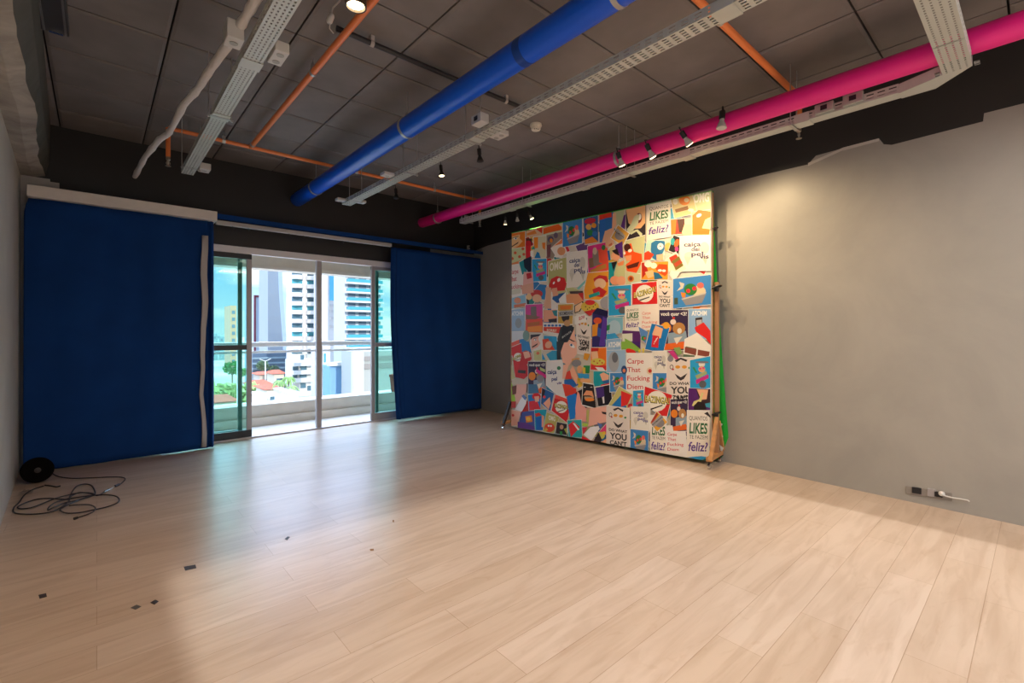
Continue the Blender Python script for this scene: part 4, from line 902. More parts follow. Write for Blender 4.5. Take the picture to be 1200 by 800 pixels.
K_('C', '352a6a', 930, 420, 1095, 400, 1070, 770, 925, 770, bw=3); P_('C', '201c48', 980, 360, 1105, 400, 1080, 450, 930, 420); D_('C', 'e05a30', 985, 495, 42, 34); P_('C', 'e8962a', 930, 540, 990, 520, 985, 650, 930, 660); P_('C', '3a58a8', 985, 560, 1040, 590, 1030, 680, 980, 650); P_('C', '5c3aa0', 1040, 450, 1085, 480, 1060, 760, 1000, 760)
K_('C', '74c0cc', 1100, 440, 1156, 430, 1156, 800, 1065, 800); D_('C', 'b8c8d4', 1125, 560, 42, 90); P_('C', '3a7ac0', 1060, 690, 1156, 660, 1156, 800, 1080, 800)
K_('C', '2a9ad0', 1098, 150, 1156, 140, 1156, 250, 1104, 255); P_('C', '2a7a40', 1105, 180, 1135, 165, 1150, 240)
K_('C', 'e8604c', 70, 722, 188, 685, 200, 820, 75, 860); P_('C', '3a88c8', 170, 690, 235, 680, 270, 800, 180, 800); face('C', 'e8e4e0', 'f0b8a8', 285, 640, 410, 800, -8, '3a3038'); D_('C', '7fa09a', 240, 650, 34, 55)
K_('C', '2f94c4', 425, 650, 558, 660, 575, 800, 420, 800); P_('C', 'd84a2c', 410, 690, 470, 680, 540, 800, 420, 800); D_('C', 'e8b090', 475, 745, 34, 40, 40); P_('C', '2f9fd0', 505, 660, 560, 670, 575, 800, 540, 760)
P_('C', 'e03830', 920, 780, 1000, 772, 1000, 800, 920, 800); P_('C', 'f08a28', 1000, 772, 1078, 775, 1078, 800, 1000, 800)
# ---- crop B / upper right
P_('B', 'e03a24', 0, 235, 48, 222, 60, 280, 0, 298); P_('B', '2f6fb8', 0, 285, 62, 275, 60, 370, 0, 410); P_('B', 'f2bc94', 68, 240, 98, 235, 102, 345, 60, 420, 75, 500, 0, 560, 0, 405, 62, 380); P_('B', 'c4ca9e', 60, 228, 172, 204, 170, 320, 110, 380, 100, 240)
P_('B', '6a3a8a', 172, 260, 190, 250, 180, 400, 150, 420, 145, 360); K_('B', '322a30', 190, 205, 378, 158, 376, 500, 200, 500, bw=3); P_('B', 'f4bc86', 192, 205, 374, 165, 372, 330, 330, 380, 270, 385, 215, 330); D_('B', '7a2c28', 312, 285, 30, 48, 8); D_('B', 'f4f0e6', 320, 275, 16, 30, 8)
P_('B', 'd6d8b0', 298, 250, 318, 258, 305, 340, 260, 400, 210, 425, 200, 390, 240, 340, 270, 270); P_('B', 'd6d8b0', 215, 420, 300, 390, 345, 430, 340, 470, 290, 410, 240, 440)
K_('B', 'e0a848', 118, 352, 222, 430, 160, 545, 52, 470, bw=6); D_('B', '8a8488', 130, 450, 44, 40, 30); P_('B', 'a8a4a2', 88, 400, 110, 380, 185, 450, 170, 485); T_('B', '2e2a2c', 'BOOMERANG', 92, 415, 172, 475, 18, .02)
P_('B', '5a2a80', 90, 540, 160, 500, 165, 660, 110, 640); D_('B', 'f0a880', 95, 640, 40, 46); P_('B', '2a2024', 60, 590, 110, 570, 135, 640, 90, 620)
K_('B', 'c8c896', 185, 500, 370, 445, 350, 800, 190, 800, bw=4); P_('B', 'f0561c', 190, 540, 240, 520, 265, 600, 340, 620, 345, 690, 290, 800, 205, 800, 190, 720, 230, 690, 175, 640); D_('B', '4a1e14', 205, 560, 32, 36); P_('B', 'f0a070', 180, 640, 245, 630, 240, 680, 200, 690); D_('B', 'f6f0e4', 230, 590, 20, 15, -20); D_('B', 'f6f0e4', 178, 612, 11, 15); P_('B', '5a2416', 195, 735, 320, 690, 300, 740, 210, 760)
likes('B', 392, 150, 606, 490, -36)
K_('B', 'd8c48a', 612, 104, 812, 60, 860, 235, 648, 285); D_('B', 'ee8224', 740, 118, 52, 48); D_('B', 'f6dcb0', 760, 118, 24, 20); P_('B', '8a5a28', 650, 205, 770, 170, 780, 205, 660, 235); D_('B', 'f2e8d4', 800, 210, 28, 14); D_('B', 'f4ead8', 655, 130, 24, 30)
P_('B', 'c2cc9c', 820, 55, 992, 22, 990, 200, 860, 230); T_('B', 'f2efe2', 'OMG', 826, 140, 972, 128, 82, .04)
K_('B', 'cfcf98', 806, 230, 986, 205, 978, 445, 812, 448, bw=4); P_('B', 'f0701c', 815, 260, 870, 210, 930, 215, 985, 225, 985, 275, 935, 300, 905, 380, 980, 390, 970, 440, 815, 440); D_('B', 'f6f0e0', 876, 260, 26, 16, -25)
K_('B', 'c03a2c', 612, 300, 742, 288, 745, 430, 615, 440, bw=4); P_('B', 'f07a24', 615, 302, 665, 296, 655, 430, 618, 438); P_('B', '4a2a20', 672, 296, 740, 290, 735, 420, 690, 420); P_('B', 'cdd2aa', 745, 290, 806, 280, 800, 490, 745, 490); P_('B', 'f2c49a', 715, 420, 740, 345, 800, 345, 802, 480, 750, 480); P_('B', 'e08050', 750, 450, 800, 455, 795, 472, 755, 466)
K_('B', 'bfe0cc', 392, 490, 560, 500, 545, 680, 360, 680, bw=4); P_('B', '2f74a4', 430, 520, 470, 495, 555, 498, 560, 560, 520, 650, 475, 680, 440, 660, 425, 580); P_('B', 'e04824', 365, 610, 400, 592, 455, 625, 420, 675, 360, 680); D_('B', 'f2f0e8', 515, 550, 28, 32, 15); D_('B', '3a2a30', 515, 548, 6); P_('B', 'f0b890', 478, 630, 540, 620, 540, 680, 480, 680); D_('B', 'f0b060', 590, 555, 36, 40)
K_('B', '2a2024', 640, 445, 730, 480, 680, 622, 590, 590, bw=5); D_('B', '2f9aa0', 630, 505, 20, 34); D_('B', 'f0642c', 668, 520, 22, 40, 20); D_('B', 'c03a80', 668, 575, 18, 22)
caica('B', 700, 455, 992, 780, -8, '4c3c60')
K_('B', 'f0dfc8', 560, 680, 660, 600, 760, 760, 620, 830, bw=3); P_('B', 'c03a28', 596, 655, 662, 622, 690, 660, 620, 710); P_('B', '7a6a30', 620, 690, 690, 640, 730, 730, 660, 775); P_('B', 'b0442c', 640, 712, 700, 672, 722, 700, 660, 745)
K_('B', 'f0a038', 338, 700, 590, 690, 585, 860, 336, 860, bw=4); P_('B', 'c02c20', 340, 705, 370, 700, 400, 780, 345, 850); D_('B', 'f8f0e0', 400, 715, 36, 32); D_('B', 'f8f0e0', 452, 730, 32, 28); P_('B', 'e0501c', 470, 760, 500, 715, 580, 720, 585, 800, 560, 830, 500, 800); D_('B', 'f4efe6', 510, 775, 20, 12); D_('B', 'f4efe6', 548, 778, 18, 12); P_('B', 'f2c08c', 370, 790, 440, 770, 480, 820, 400, 850); P_('B', '2a6a90', 450, 790, 500, 800, 540, 850, 460, 860)
P_('B', '1a9aa4', 30, 700, 110, 700, 60, 860, 30, 860); P_('B', 'c4c48e', 100, 720, 185, 690, 185, 800, 90, 840); P_('B', '241c20', 55, 700, 110, 690, 75, 780); P_('B', 'f0905a', 110, 710, 175, 680, 165, 740, 130, 750)
# ---- crop D
P_('D', 'c8c890', 100, 20, 190, 0, 180, 180, 60, 190); D_('D', 'f0a078', 90, 148, 46, 42); D_('D', 'f0a880', 148, 152, 44, 44); K_('D', 'd0ccA0'.lower(), 190, 60, 330, 90, 330, 160, 190, 190, bw=2); D_('D', 'e0782c', 238, 132, 30, 30); D_('D', '8a3a20', 238, 132, 16, 18)
P_('D', 'd8e4e0', 240, 170, 350, 155, 300, 200, 240, 200)
ufo('D', 30, 205, 240, 480, -14)
bazinga('D', 252, 182, 480, 158, 488, 368, 252, 376)
youcant('D', 490, 150, 622, 420, 6)
K_('D', 'f0eae0', 600, 92, 620, 60, 700, 70, 640, 160, bw=2)
bowl('D', 634, 135, 990, 412, -40); P_('D', '4a5a48', 645, 312, 680, 310, 680, 372, 645, 374)
likes('D', 186, 395, 322, 622, -10); K_('D', 'efe4da', 325, 385, 490, 375, 520, 590, 330, 620, bw=4)
for i, (t, x1) in enumerate((('Carpe', 425), ('That', 420), ('Fucking', 488), ('Diem', 420))): T_('D', 'e07a68', t, 345, 470 + i * 42, x1, 464 + i * 42, 26, .01)
cat('D', 505, 425, 776, 800, 0)
K_('D', '8fb4dc', 780, 418, 990, 415, 990, 700, 780, 690, bw=4); T_('D', 'f2f2f0', 'ATCHIM', 808, 476, 950, 474, 42, .04); K_('D', '3a3438', 842, 500, 908, 490, 912, 590, 848, 595, bw=1); P_('D', 'b4b0b4', 852, 520, 904, 515, 906, 580, 856, 584); P_('D', 'e02c2a', 835, 590, 920, 540, 985, 620, 990, 750, 940, 690, 850, 630)
K_('D', 'efe8de', 745, 700, 860, 640, 985, 760, 990, 1000, 730, 900, bw=3); P_('D', 'c04a3c', 755, 765, 850, 785, 840, 845, 745, 815); P_('D', '6a7a5a', 755, 765, 850, 785, 846, 805, 752, 785); P_('D', 'c04a3c', 870, 800, 975, 815, 965, 850, 865, 850)
P_('F', '8a4a3c', 745, 50, 855, 72, 848, 130, 742, 102); P_('F', '8a4a3c', 868, 75, 978, 95, 970, 145, 862, 128); P_('F', '5a7058', 730, 118, 840, 130, 830, 155, 728, 145)
K_('D', '7fb8cc', 20, 500, 165, 490, 165, 640, 20, 640, bw=3); D_('D', 'a8c4d4', 85, 590, 60, 70); P_('D', '2a8a50', 15, 570, 45, 560, 40, 610, 15, 620); P_('D', '3aa0d8', 10, 655, 90, 640, 135, 700, 20, 710)
K_('D', '8fb4d8', 10, 705, 145, 690, 145, 800, 10, 800, bw=3); T_('D', 'f0f0f0', 'ATCHIM', 25, 775, 140, 765, 44, .04)
K_('D', '5a2a6a', 160, 615, 332, 625, 330, 800, 150, 800, bw=3); K_('D', 'dce0c8', 160, 650, 252, 645, 252, 738, 162, 735, bw=2); P_('D', '8ab84a', 150, 770, 185, 730, 182, 690, 240, 720, 320, 800, 150, 800)
K_('D', '5a8ac8', 310, 580, 400, 630, 380, 740, 340, 700, bw=2); D_('D', '3a8a48', 360, 690, 24, 22); D_('D', 'd83040', 370, 690, 10)
K_('D', '1c78c0', 435, 552, 600, 592, 540, 830, 372, 790, bw=4); P_('D', 'f2b890', 440, 650, 470, 570, 540, 600, 520, 690, 450, 690); P_('D', 'd82a34', 445, 660, 505, 670, 495, 780, 430, 770); T_('D', 'f6f0ea', 'Coke', 452, 752, 490, 690, 22, .03)
D_('D', 'f0a838', 570, 570, 32, 32)
# ---- crop E lower left
bazinga('E', 70, 60, 190, 20, 245, 200, 130, 370, txt='BAZINGA!')
P_('E', 'c8282c', 200, 100, 280, 90, 300, 180, 250, 240, 290, 330, 220, 390, 130, 370, 170, 260); P_('E', '3a88c4', 190, 0, 270, 0, 300, 120, 240, 90, 200, 110); P_('E', 'f0b8a0', 210, 110, 270, 100, 290, 160, 230, 180); P_('E', '3a3436', 160, 295, 240, 300, 235, 335, 155, 325)
K_('E', 'c8c890', 320, 100, 402, 80, 405, 195, 325, 195, bw=3); D_('E', 'e07a5a', 365, 122, 16); P_('E', '1c9ad0', 410, 120, 445, 190, 410, 190)
K_('E', 'ccc890', 80, 240, 130, 380, 90, 400, 78, 380, bw=2); P_('E', 'a6d040', 78, 420, 120, 500, 130, 620, 90, 650)
cat('E', 265, 210, 448, 545, 0); P_('E', 'd42f86', 350, 280, 455, 350, 455, 390, 345, 315); D_('E', '8a8a90', 390, 385, 36, 38); P_('E', 'b8c080', 385, 265, 440, 290, 440, 320, 390, 300)
K_('E', 'e2e0de', 460, 205, 620, 195, 655, 580, 540, 530, 455, 450); D_('E', '3a7a5a', 584, 276, 20); T_('E', '34407a', 'caiça', 465, 338, 560, 335, 45, .03); T_('E', '34407a', 'peI', 508, 408, 566, 405, 38, .03); T_('E', '4a3c8a', 'vis', 562, 448, 612, 438, 26, .03)
P_('E', 'f2b8a2', 600, 100, 640, 10, 770, 0, 770, 130, 690, 250, 625, 220); P_('E', '36383e', 560, 0, 640, 0, 600, 120, 600, 190, 565, 190); D_('E', 'f4f2ee', 722, 45, 32, 17, 35); D_('E', '2c5a90', 714, 36, 11, 13)
T_('E', '2a2628', 'YOU', 800, 50, 890, 35, 40, .03); T_('E', '2a2628', "CAN'T", 805, 92, 900, 76, 30, .03)
K_('E', 'f0781c', 918, 70, 1078, 62, 1078, 302, 914, 290, bw=5); P_('E', 'd8302c', 915, 240, 1078, 250, 1078, 300, 915, 292); P_('E', 'f0c098', 920, 100, 985, 95, 995, 170, 930, 200); P_('E', 'c82a24', 920, 65, 1000, 64, 995, 100, 920, 105); D_('E', 'd8c858', 990, 212, 74, 38); P_('E', 'f0f0ee', 960, 265, 1040, 270, 1070, 305, 1000, 305)
for u, v in ((950, 205), (985, 225), (1010, 200), (1035, 222)): D_('E', 'c0402c', u, v, 8)
K_('E', '9cbcd8', 1088, 60, 1156, 55, 1156, 315, 1086, 310, bw=3); D_('E', 'b0b4b8', 1130, 210, 44, 80)
P_('E', 'e8a860', 720, 180, 800, 170, 790, 200, 720, 215); D_('E', '8a888c', 768, 225, 50, 38); P_('E', 'e8a030', 850, 120, 910, 130, 880, 200, 840, 180); P_('E', '2a8a4a', 840, 250, 910, 250, 900, 330, 850, 330); P_('E', 'e0c048', 830, 270, 860, 270, 860, 360, 835, 360); P_('E', '3aa0d8', 780, 330, 900, 340, 900, 390, 790, 380); D_('E', 'e8a878', 800, 290, 26, 40); D_('E', 'f0b078', 880, 410, 34, 26); D_('E', 'f0b078', 835, 405, 30, 26)
P_('E', '2a68b0', 640, 400, 720, 390, 790, 450, 730, 480, 640, 440); P_('E', 'e0482c', 620, 440, 700, 450, 760, 500, 730, 560, 650, 570); P_('E', 'f2b090', 690, 320, 730, 250, 780, 360, 770, 450); P_('E', 'd84030', 660, 320, 700, 300, 720, 390, 650, 390); P_('E', 'f0b8a0', 630, 240, 690, 230, 650, 380, 620, 390)
K_('E', '1aa0ac', 945, 310, 1110, 312, 1110, 450, 945, 470, bw=3); P_('E', 'f2b494', 1010, 340, 1050, 320, 1105, 350, 1100, 410, 1040, 415); P_('E', '2a68a8', 1035, 410, 1105, 395, 1108, 440, 1050, 430); P_('E', 'd8302c', 1020, 450, 1110, 430, 1110, 450, 1020, 462)
K_('E', '232024', 838, 432, 945, 450, 975, 695, 825, 655, bw=8); P_('E', 'f0a070', 835, 560, 870, 508, 930, 515, 950, 580, 905, 560); P_('E', 'c8a078', 850, 572, 950, 575, 945, 600, 850, 598); D_('E', 'f08a30', 905, 604, 48, 18); D_('E', 'e8e4e0', 855, 475, 10, 4); D_('E', 'e8e4e0', 922, 475, 12, 4)
K_('E', '1c1824', 965, 480, 1125, 448, 1140, 650, 995, 675, bw=6); P_('E', '4a2c7a', 968, 485, 1050, 465, 1060, 570, 980, 590); P_('E', 'e8e4e4', 1035, 580, 1055, 570, 1060, 640, 1045, 645)
# ---- crop G lowest left
P_('G', 'c84038', 232, 160, 285, 160, 280, 220, 240, 220); P_('G', 'f0b8aa', 285, 0, 385, 0, 380, 70, 330, 160, 290, 190, 270, 100); P_('G', '7a4a44', 245, 20, 290, 10, 285, 90, 250, 100)
P_('G', 'f2f2f4', 275, 235, 320, 150, 345, 110, 385, 130, 380, 180, 340, 255); P_('G', '6a8ac0', 335, 110, 355, 95, 385, 125, 370, 150)
K_('G', 'f0b4a0', 235, 238, 330, 255, 295, 385, 236, 388, bw=3); D_('G', 'd83a40', 256, 290, 12)
P_('G', '4a5a9c', 340, 260, 460, 240, 470, 430, 300, 405); P_('G', 'e8883c', 370, 300, 430, 290, 440, 350, 380, 360); D_('G', 'f0c048', 400, 325, 20); P_('G', '6a3a8a', 300, 350, 380, 360, 460, 400, 460, 430, 300, 405)
P_('G', '4a7aa0', 400, 0, 480, 0, 500, 80, 400, 90)
K_('G', '1c80c8', 396, 98, 510, 88, 515, 235, 405, 248, bw=3); D_('G', 'd82a34', 475, 115, 40, 32); P_('G', 'e03440', 405, 160, 480, 150, 515, 235, 412, 245); P_('G', 'f0b498', 455, 115, 500, 110, 500, 160, 465, 165)
K_('G', '2a62a4', 528, 32, 640, 85, 605, 250, 520, 180, bw=3); P_('G', '2a2430', 528, 35, 560, 60, 545, 110, 525, 130); P_('G', 'f0b090', 540, 180, 600, 120, 610, 180, 590, 235); D_('G', 'e0383c', 550, 118, 13)
K_('G', '1a9cb0', 458, 240, 572, 235, 560, 425, 465, 430, bw=4); P_('G', 'd8302c', 462, 275, 500, 265, 525, 290, 470, 305); P_('G', '1c68b8', 470, 310, 530, 300, 540, 430, 475, 430); P_('G', 'f2a888', 525, 285, 550, 300, 540, 400, 525, 400)
K_('G', 'bcb468', 572, 262, 690, 305, 640, 460, 535, 440, bw=3); T_('G', 'f0ece0', 'OMG', 590, 330, 652, 345, 40, .04); D_('G', 'e04a2c', 598, 405, 48, 42); D_('G', 'f2eee8', 590, 388, 9); D_('G', 'f2eee8', 612, 390, 9); P_('G', 'd8b040', 560, 400, 585, 425, 560, 440)
bazinga('G', 652, 95, 800, 150, 765, 362, 618, 245)
K_('G', 'f05a48', 655, 98, 798, 148, 794, 170, 650, 130, bw=1)
P_('G', '1c7ed4', 760, 115, 830, 78, 865, 110, 860, 165, 835, 320, 790, 332); P_('G', 'e0402c', 745, 30, 850, 40, 850, 80, 800, 100, 750, 95)
P_('G', 'f4a89c', 860, 60, 880, 90, 900, 190, 945, 225, 940, 350, 845, 340, 840, 220)
P_('G', 'f2b4a0', 975, 225, 1130, 205, 1140, 350, 1050, 370, 960, 400); P_('G', '2a2024', 1085, 255, 1140, 262, 1135, 285, 1095, 275); P_('G', 'c8c070', 945, 240, 970, 240, 965, 360, 945, 355); P_('G', 'b8d858', 905, 362, 965, 368, 950, 395, 905, 390)
K_('G', '2a2428', 668, 352, 762, 372, 760, 475, 655, 460, bw=3); D_('G', 'c89a80', 712, 400, 18, 22); P_('G', '2a9a48', 695, 440, 718, 440, 718, 472, 697, 470); P_('G', 'b8c048', 735, 420, 760, 405, 762, 470)
K_('G', '2aa8ac', 765, 338, 898, 332, 905, 500, 780, 490, bw=4); P_('G', 'e02c34', 775, 380, 820, 345, 885, 400, 800, 495); P_('G', 'f2f0ec', 815, 362, 835, 365, 880, 425, 865, 430)
P_('G', 'f4f2f4', 915, 470, 980, 400, 1060, 390, 1080, 400, 1000, 515, 985, 525); P_('G', '5a7cc0', 1045, 355, 1095, 380, 1070, 420); P_('G', 'e02a34', 905, 480, 985, 525, 1055, 550, 900, 518); P_('G', 'd84050', 905, 405, 955, 400, 915, 470)
K_('G', 'e8407c', 1128, 370, 1198, 445, 1190, 490, 1060, 450, bw=3); D_('G', 'c8c058', 1085, 478, 32, 34); D_('G', 'e8b83c', 1110, 455, 16); P_('G', 'f2b490', 1080, 540, 1160, 490, 1198, 520, 1180, 570); P_('G', '2c2228', 1010, 530, 1060, 450, 1090, 520, 1075, 548)
# ---- crop F
K_('F', '9cbcda', 15, 85, 190, 78, 195, 300, 15, 290, bw=3); D_('F', 'a4a8ae', 80, 190, 50, 95); D_('F', '6a6c74', 92, 150, 28, 48)
P_('F', '8ab84a', 150, 0, 240, 0, 330, 70, 320, 95, 150, 60); P_('F', '4a2470', 240, 0, 330, 0, 330, 60); D_('F', 'e03028', 240, 95, 50, 26, 20); T_('F', 'e0c848', '!!', 310, 120, 370, 100, 40, .03)
carpe('F', 200, 112, 436, 500, 0, hh=.115, a=.03, b_=.92); D_('F', 'e8d0b0', 420, 275, 32, 34); D_('F', 'c83a2c', 420, 275, 17, 18)
K_('F', '3f86c8', 45, 292, 198, 290, 198, 440, 60, 440, bw=3); bowl('F', 45, 295, 196, 470, -4); D_('F', '2c4a80', 178, 265, 28, 40); D_('F', 'e08a60', 178, 272, 14, 18)
caica('F', 442, 92, 576, 298, 0); bowl('F', 446, 295, 628, 495, 0)
youcant('F', 578, 150, 838, 590, 0); P_('F', 'c83a80', 585, 90, 640, 80, 690, 160, 660, 170); P_('F', '8aa860', 640, 60, 700, 50, 720, 110, 680, 130); D_('F', '8a8890', 612, 160, 28, 30)
ufo('F', 795, 175, 985, 470, -38)
K_('F', '5a2470', 782, 435, 985, 445, 985, 640, 770, 640, bw=3); P_('F', '3a2228', 850, 440, 985, 450, 985, 580, 900, 600); P_('F', 'f2b890', 858, 445, 965, 450, 950, 540, 900, 545); P_('F', 'dccf8a', 880, 540, 905, 475, 922, 480, 900, 560, 850, 610, 812, 600, 830, 560); P_('F', '241a1c', 830, 600, 870, 560, 930, 570, 950, 640, 830, 640); P_('F', '3a98b0', 935, 580, 985, 570, 985, 620, 945, 610)
# ---- crop H
bazinga('H', 372, -60, 628, 20, 572, 250, 362, 100)
K_('H', 'c8c078', 132, -60, 258, 15, 175, 215, 35, 112, bw=4); P_('H', '1c78c0', 60, 120, 150, 20, 200, 130, 172, 205); P_('H', 'e0302c', 150, -20, 250, 20, 210, 110, 150, 130); P_('H', 'd8c040', 140, 190, 175, 130, 160, 200)
D_('H', 'c83038', 234, 125, 24, 26); D_('H', 'f0b898', 234, 145, 20, 16)
ufo('H', 262, -20, 362, 150, -6); K_('H', 'e8e4da', 362, 98, 424, 102, 420, 350, 362, 345, bw=3)
caica('H', 245, 130, 415, 340, 6, '5a5090'); bowl('H', 238, 338, 405, 548, 18)
youcant('H', 15, 120, 228, 515, 30)
cat('H', 612, 60, 775, 360, -6)
T_('H', '2a2628', "CAN'T", 640, 70, 776, 72, 44, .04)
K_('H', 'e8a838', 485, 172, 582, 272, 488, 362, 424, 280, bw=5); P_('H', 'd8582c', 424, 250, 482, 178, 500, 200, 430, 290); D_('H', '8a868a', 510, 290, 46, 42); P_('H', '9a9698', 430, 285, 520, 200, 548, 235, 460, 320); T_('H', '2a2628', 'BOOMERANG', 440, 310, 545, 228, 16, .02)
likes('H', 424, 210, 574, 575, 14); 
K_('H', 'e8a838', 485, 172, 582, 272, 488, 362, 424, 280, bw=5); D_('H', '8a868a', 512, 282, 44, 40); P_('H', 'b03c2c', 430, 268, 482, 182, 500, 200, 440, 290); P_('H', 'a4a0a2', 432, 288, 522, 202, 548, 235, 460, 322); T_('H', '2a2628', 'BOOMERANG', 442, 308, 540, 226, 16, .02)
K_('H', 'efe9e4', 562, 305, 632, 308, 640, 358, 752, 362, 772, 608, 578, 580, bw=3)
for i, (t, x1) in enumerate((('Carpe', 672), ('That', 665), ('Fucking', 735), ('Diem', 690))): T_('H', 'd0404a', t, 585, 398 + i * 47, x1, 402 + i * 47, 28, .01)
likes('H', 768, 165, 975, 600, 8); P_('H', '2aa0dc', 776, 600, 900, 590, 972, 600, 900, 640); P_('H', 'c83a80', 855, 632, 885, 628, 880, 640)
P_('P', '2c2428', 826, 484, 830, 482, 838, 488, 838, 490, 832, 488)
pr.mb.keepn = True
pr.mb.build('collage_print', pr.mats, bd)
# black spring clamps on the frame edge
def clamp(label, x, y, s=1.0):
    p = onP(x, y); p = Q(1, p.z, -.02) + PU * .012
    t = thing('spring_clamp', label, 'clamp', p, 'spring clamps on the collage frame')
    for q in (1, -1):
        b = MB(); a = p + PN * q * .028 * s; b.tube([a, a + PU * .02 * s + Vector((0, 0, .012)) * s, a + PU * .045 * s - PN * q * .012 * s + Vector((0, 0, .02)) * s], .007 * s, 8); b.build('jaw', M_blk, t, smooth=True)
    b = MB(); b.lathe([(.014 * s, -.018 * s), (.016 * s, 0), (.014 * s, .018 * s)], p + PU * .02 * s, (0, 0, 1), n=14); b.build('spring', M_blk, t, smooth=True)
clamp('upper black spring clamp on the right edge of the collage', 838, 268, .9)
clamp('middle black spring clamp on the right edge of the collage, the bulkier one', 838, 338, 1.5)
clamp('lowest black clamp bundle on the right edge of the collage above the foot', 836, 486, 1.3)
# green cloth draped behind the panel
gc = MB(); nx, nz = 60, 30; M_green = mat('chroma_green', '16a12c', .8, noise=.08, nscale=4)
for i in range(nx + 1):
    for j in range(nz + 1):
        u = .06 + .925 * i / nx; v = j / nz; z = .012 + (zt(min(u, 1)) + .005 - .012) * v
        off = -.066 - .15 * (1 - v) ** .9 * (.25 + .75 * u) - .006 * math.sin(u * 60) * (1 - v)
        p = Q(u, z, off); 
        p.x = min(p.x, XR(p.y) - .012); gc.v.append(tuple(p + PU * ((.032 + .12 * (1 - v) ** 1.5) * (i / nx) ** 6)))
for i in range(nx):
    for j in range(nz):
        k = i * (nz + 1) + j; gc.f.append((k, k + nz + 1, k + nz + 2, k + 1)); gc.m.append(0)
gt = thing('green_cloth', 'bright green chroma cloth hanging behind the collage panel, peeking out at its right', 'cloth', (4.45, 3.4, 0))
gc.build('drape', M_green, gt, smooth=True, solid=.003)
b = MB(); 
for i in range(40):
    u0, u1 = .0 + i / 40, (i + 1) / 40; h = lambda u: .010 + .003 * math.sin(u * 30)
    b.quad(Q(u0, zt(u0) + .002, .006), Q(u1, zt(u1) + .002, .006), Q(u1, zt(u1) + h(u1), -.07), Q(u0, zt(u0) + h(u0), -.07))
    b.quad(Q(u0, zt(u0) + .002, .006), Q(u1, zt(u1) + .002, .006), Q(u1, zt(u1) - .008, .012), Q(u0, zt(u0) - .008, .012))
b.build('top_fold', M_green, gt, solid=.002)
b = MB()
for i, z in enumerate((.42, .30, .18)):
    p = Q(1, z, -.10 - .02 * i) + PU * .03; b.quad(p, p + Vector((0, 0, -.085)) + PU * .012 - PN * .02, p + Vector((0, 0, -.03)) + PU * .04 - PN * .01)
b.build('white_tape', mat('white_tape', 'e4e2de', .6), gt)

# ---------------------------------------------------------------- the city outside
GZ = -16.0
g = MB(); g.box(-900, 1200, 14, 1600, GZ - 1, GZ); struct('ground_1', g, mat('street_ground', 'a8a295', .9, noise=.3, nscale=.05))
M_bw = mat('city_white', 'cfccc8', .8); M_bgl = mat('city_glass', '4a98a4', .2); M_bgd = mat('city_glass_dark', '4a6a78', .25)
def bldg(name, label, xa, xb, ytop, Y, depth, m, ybot=None):
    """x range and top of the facade as seen from the room, at distance Y"""
    ym = (HOR)
    A = onY(xa, ytop, Y); B = onY(xb, ytop, Y); z1 = (A.z + B.z) / 2
    t = thing(name, label, 'building', ((A.x + B.x) / 2, Y, GZ))
    z0 = GZ if ybot is None else onY((xa + xb) / 2, ybot, Y).z
    b = MB(); b.box(A.x, B.x, Y, Y + depth, z0, z1); b.build('body', m, t)
    return t, A.x, B.x, z1
# tower with curved white balconies
t, xa, xb, z1 = bldg('apartment_tower', 'white apartment tower with stacked rounded balconies and green glass, left of the centre post', 343, 376, 225, 95, 4, M_bw)
fh = .31 * 95 / 7.5 * .46; fh = 95 / 1.06 * 10.3 / FPX
nf = int((z1 - GZ) / fh)
for i in range(nf):
    z = GZ + (i + .25) * fh
    if z > onY(360, 300, 95).z: break
    b = MB()
    for (px0, px1, dpt) in ((340.5, 355, 1.6), (358.5, 378, 2.2)):
        a0 = onY(px0, 388, 95).x; a1 = onY(px1, 388, 95).x; n = 8
        top = [(a0 + (a1 - a0) * k / n, 95 - dpt * math.sin(math.pi * (k + .6) / (n + 1.2))) for k in range(n + 1)]
        for k in range(n):
            (x0, y0), (x1, y1) = top[k], top[k + 1]
            b.quad((x0, y0, z), (x1, y1, z), (x1, y1, z + fh * .45), (x0, y0, z + fh * .45))
            b.quad((x0, y0, z), (x1, y1, z), (x1, 95, z), (x0, 95, z)); b.quad((x0, y0, z + fh * .45), (x1, y1, z + fh * .45), (x1, 95, z + fh * .45), (x0, 95, z + fh * .45))
        b.quad((top[0][0], 95, z), (*top[0], z), (*top[0], z + fh * .45), (top[0][0], 95, z + fh * .45))
    b.build('balcony', M_bw, t)
    b = MB()
    for (px0, px1) in ((342, 354), (360, 377)):
        a0 = onY(px0, 388, 95).x; a1 = onY(px1, 388, 95).x; b.box(a0, a1, 94.85, 95.05, z + fh * .5, z + fh * .97)
    b.build('window_band', M_bgd if i % 3 else M_bgl, t)
# plain white slab with a blue glass strip
t, xa, xb, z1 = bldg('apartment_tower', 'plain white tower with a tall blue glass strip, right of the centre post', 376.5, 402, 240, 88, 4, M_bw)
b = MB(); a0 = onY(386, 388, 88).x; a1 = onY(392, 388, 88).x; b.box(a0, a1, 87.8, 88.1, onY(389, 352, 88).z, z1 - 2); b.build('glass_strip', mat('sky_blue_glass', '5cb4d8', .2), t)
for k, yy in enumerate((356, 363, 371, 381)):
    b = MB(); b.box(a0 + .1, a1 - .1, 87.7, 88.1, onY(389, yy + 3, 88).z, onY(389, yy, 88).z); b.build('small_window', mat('city_pale_grey', 'c0bcb8', .7), t)  # small panes, slightly greyer than the wall
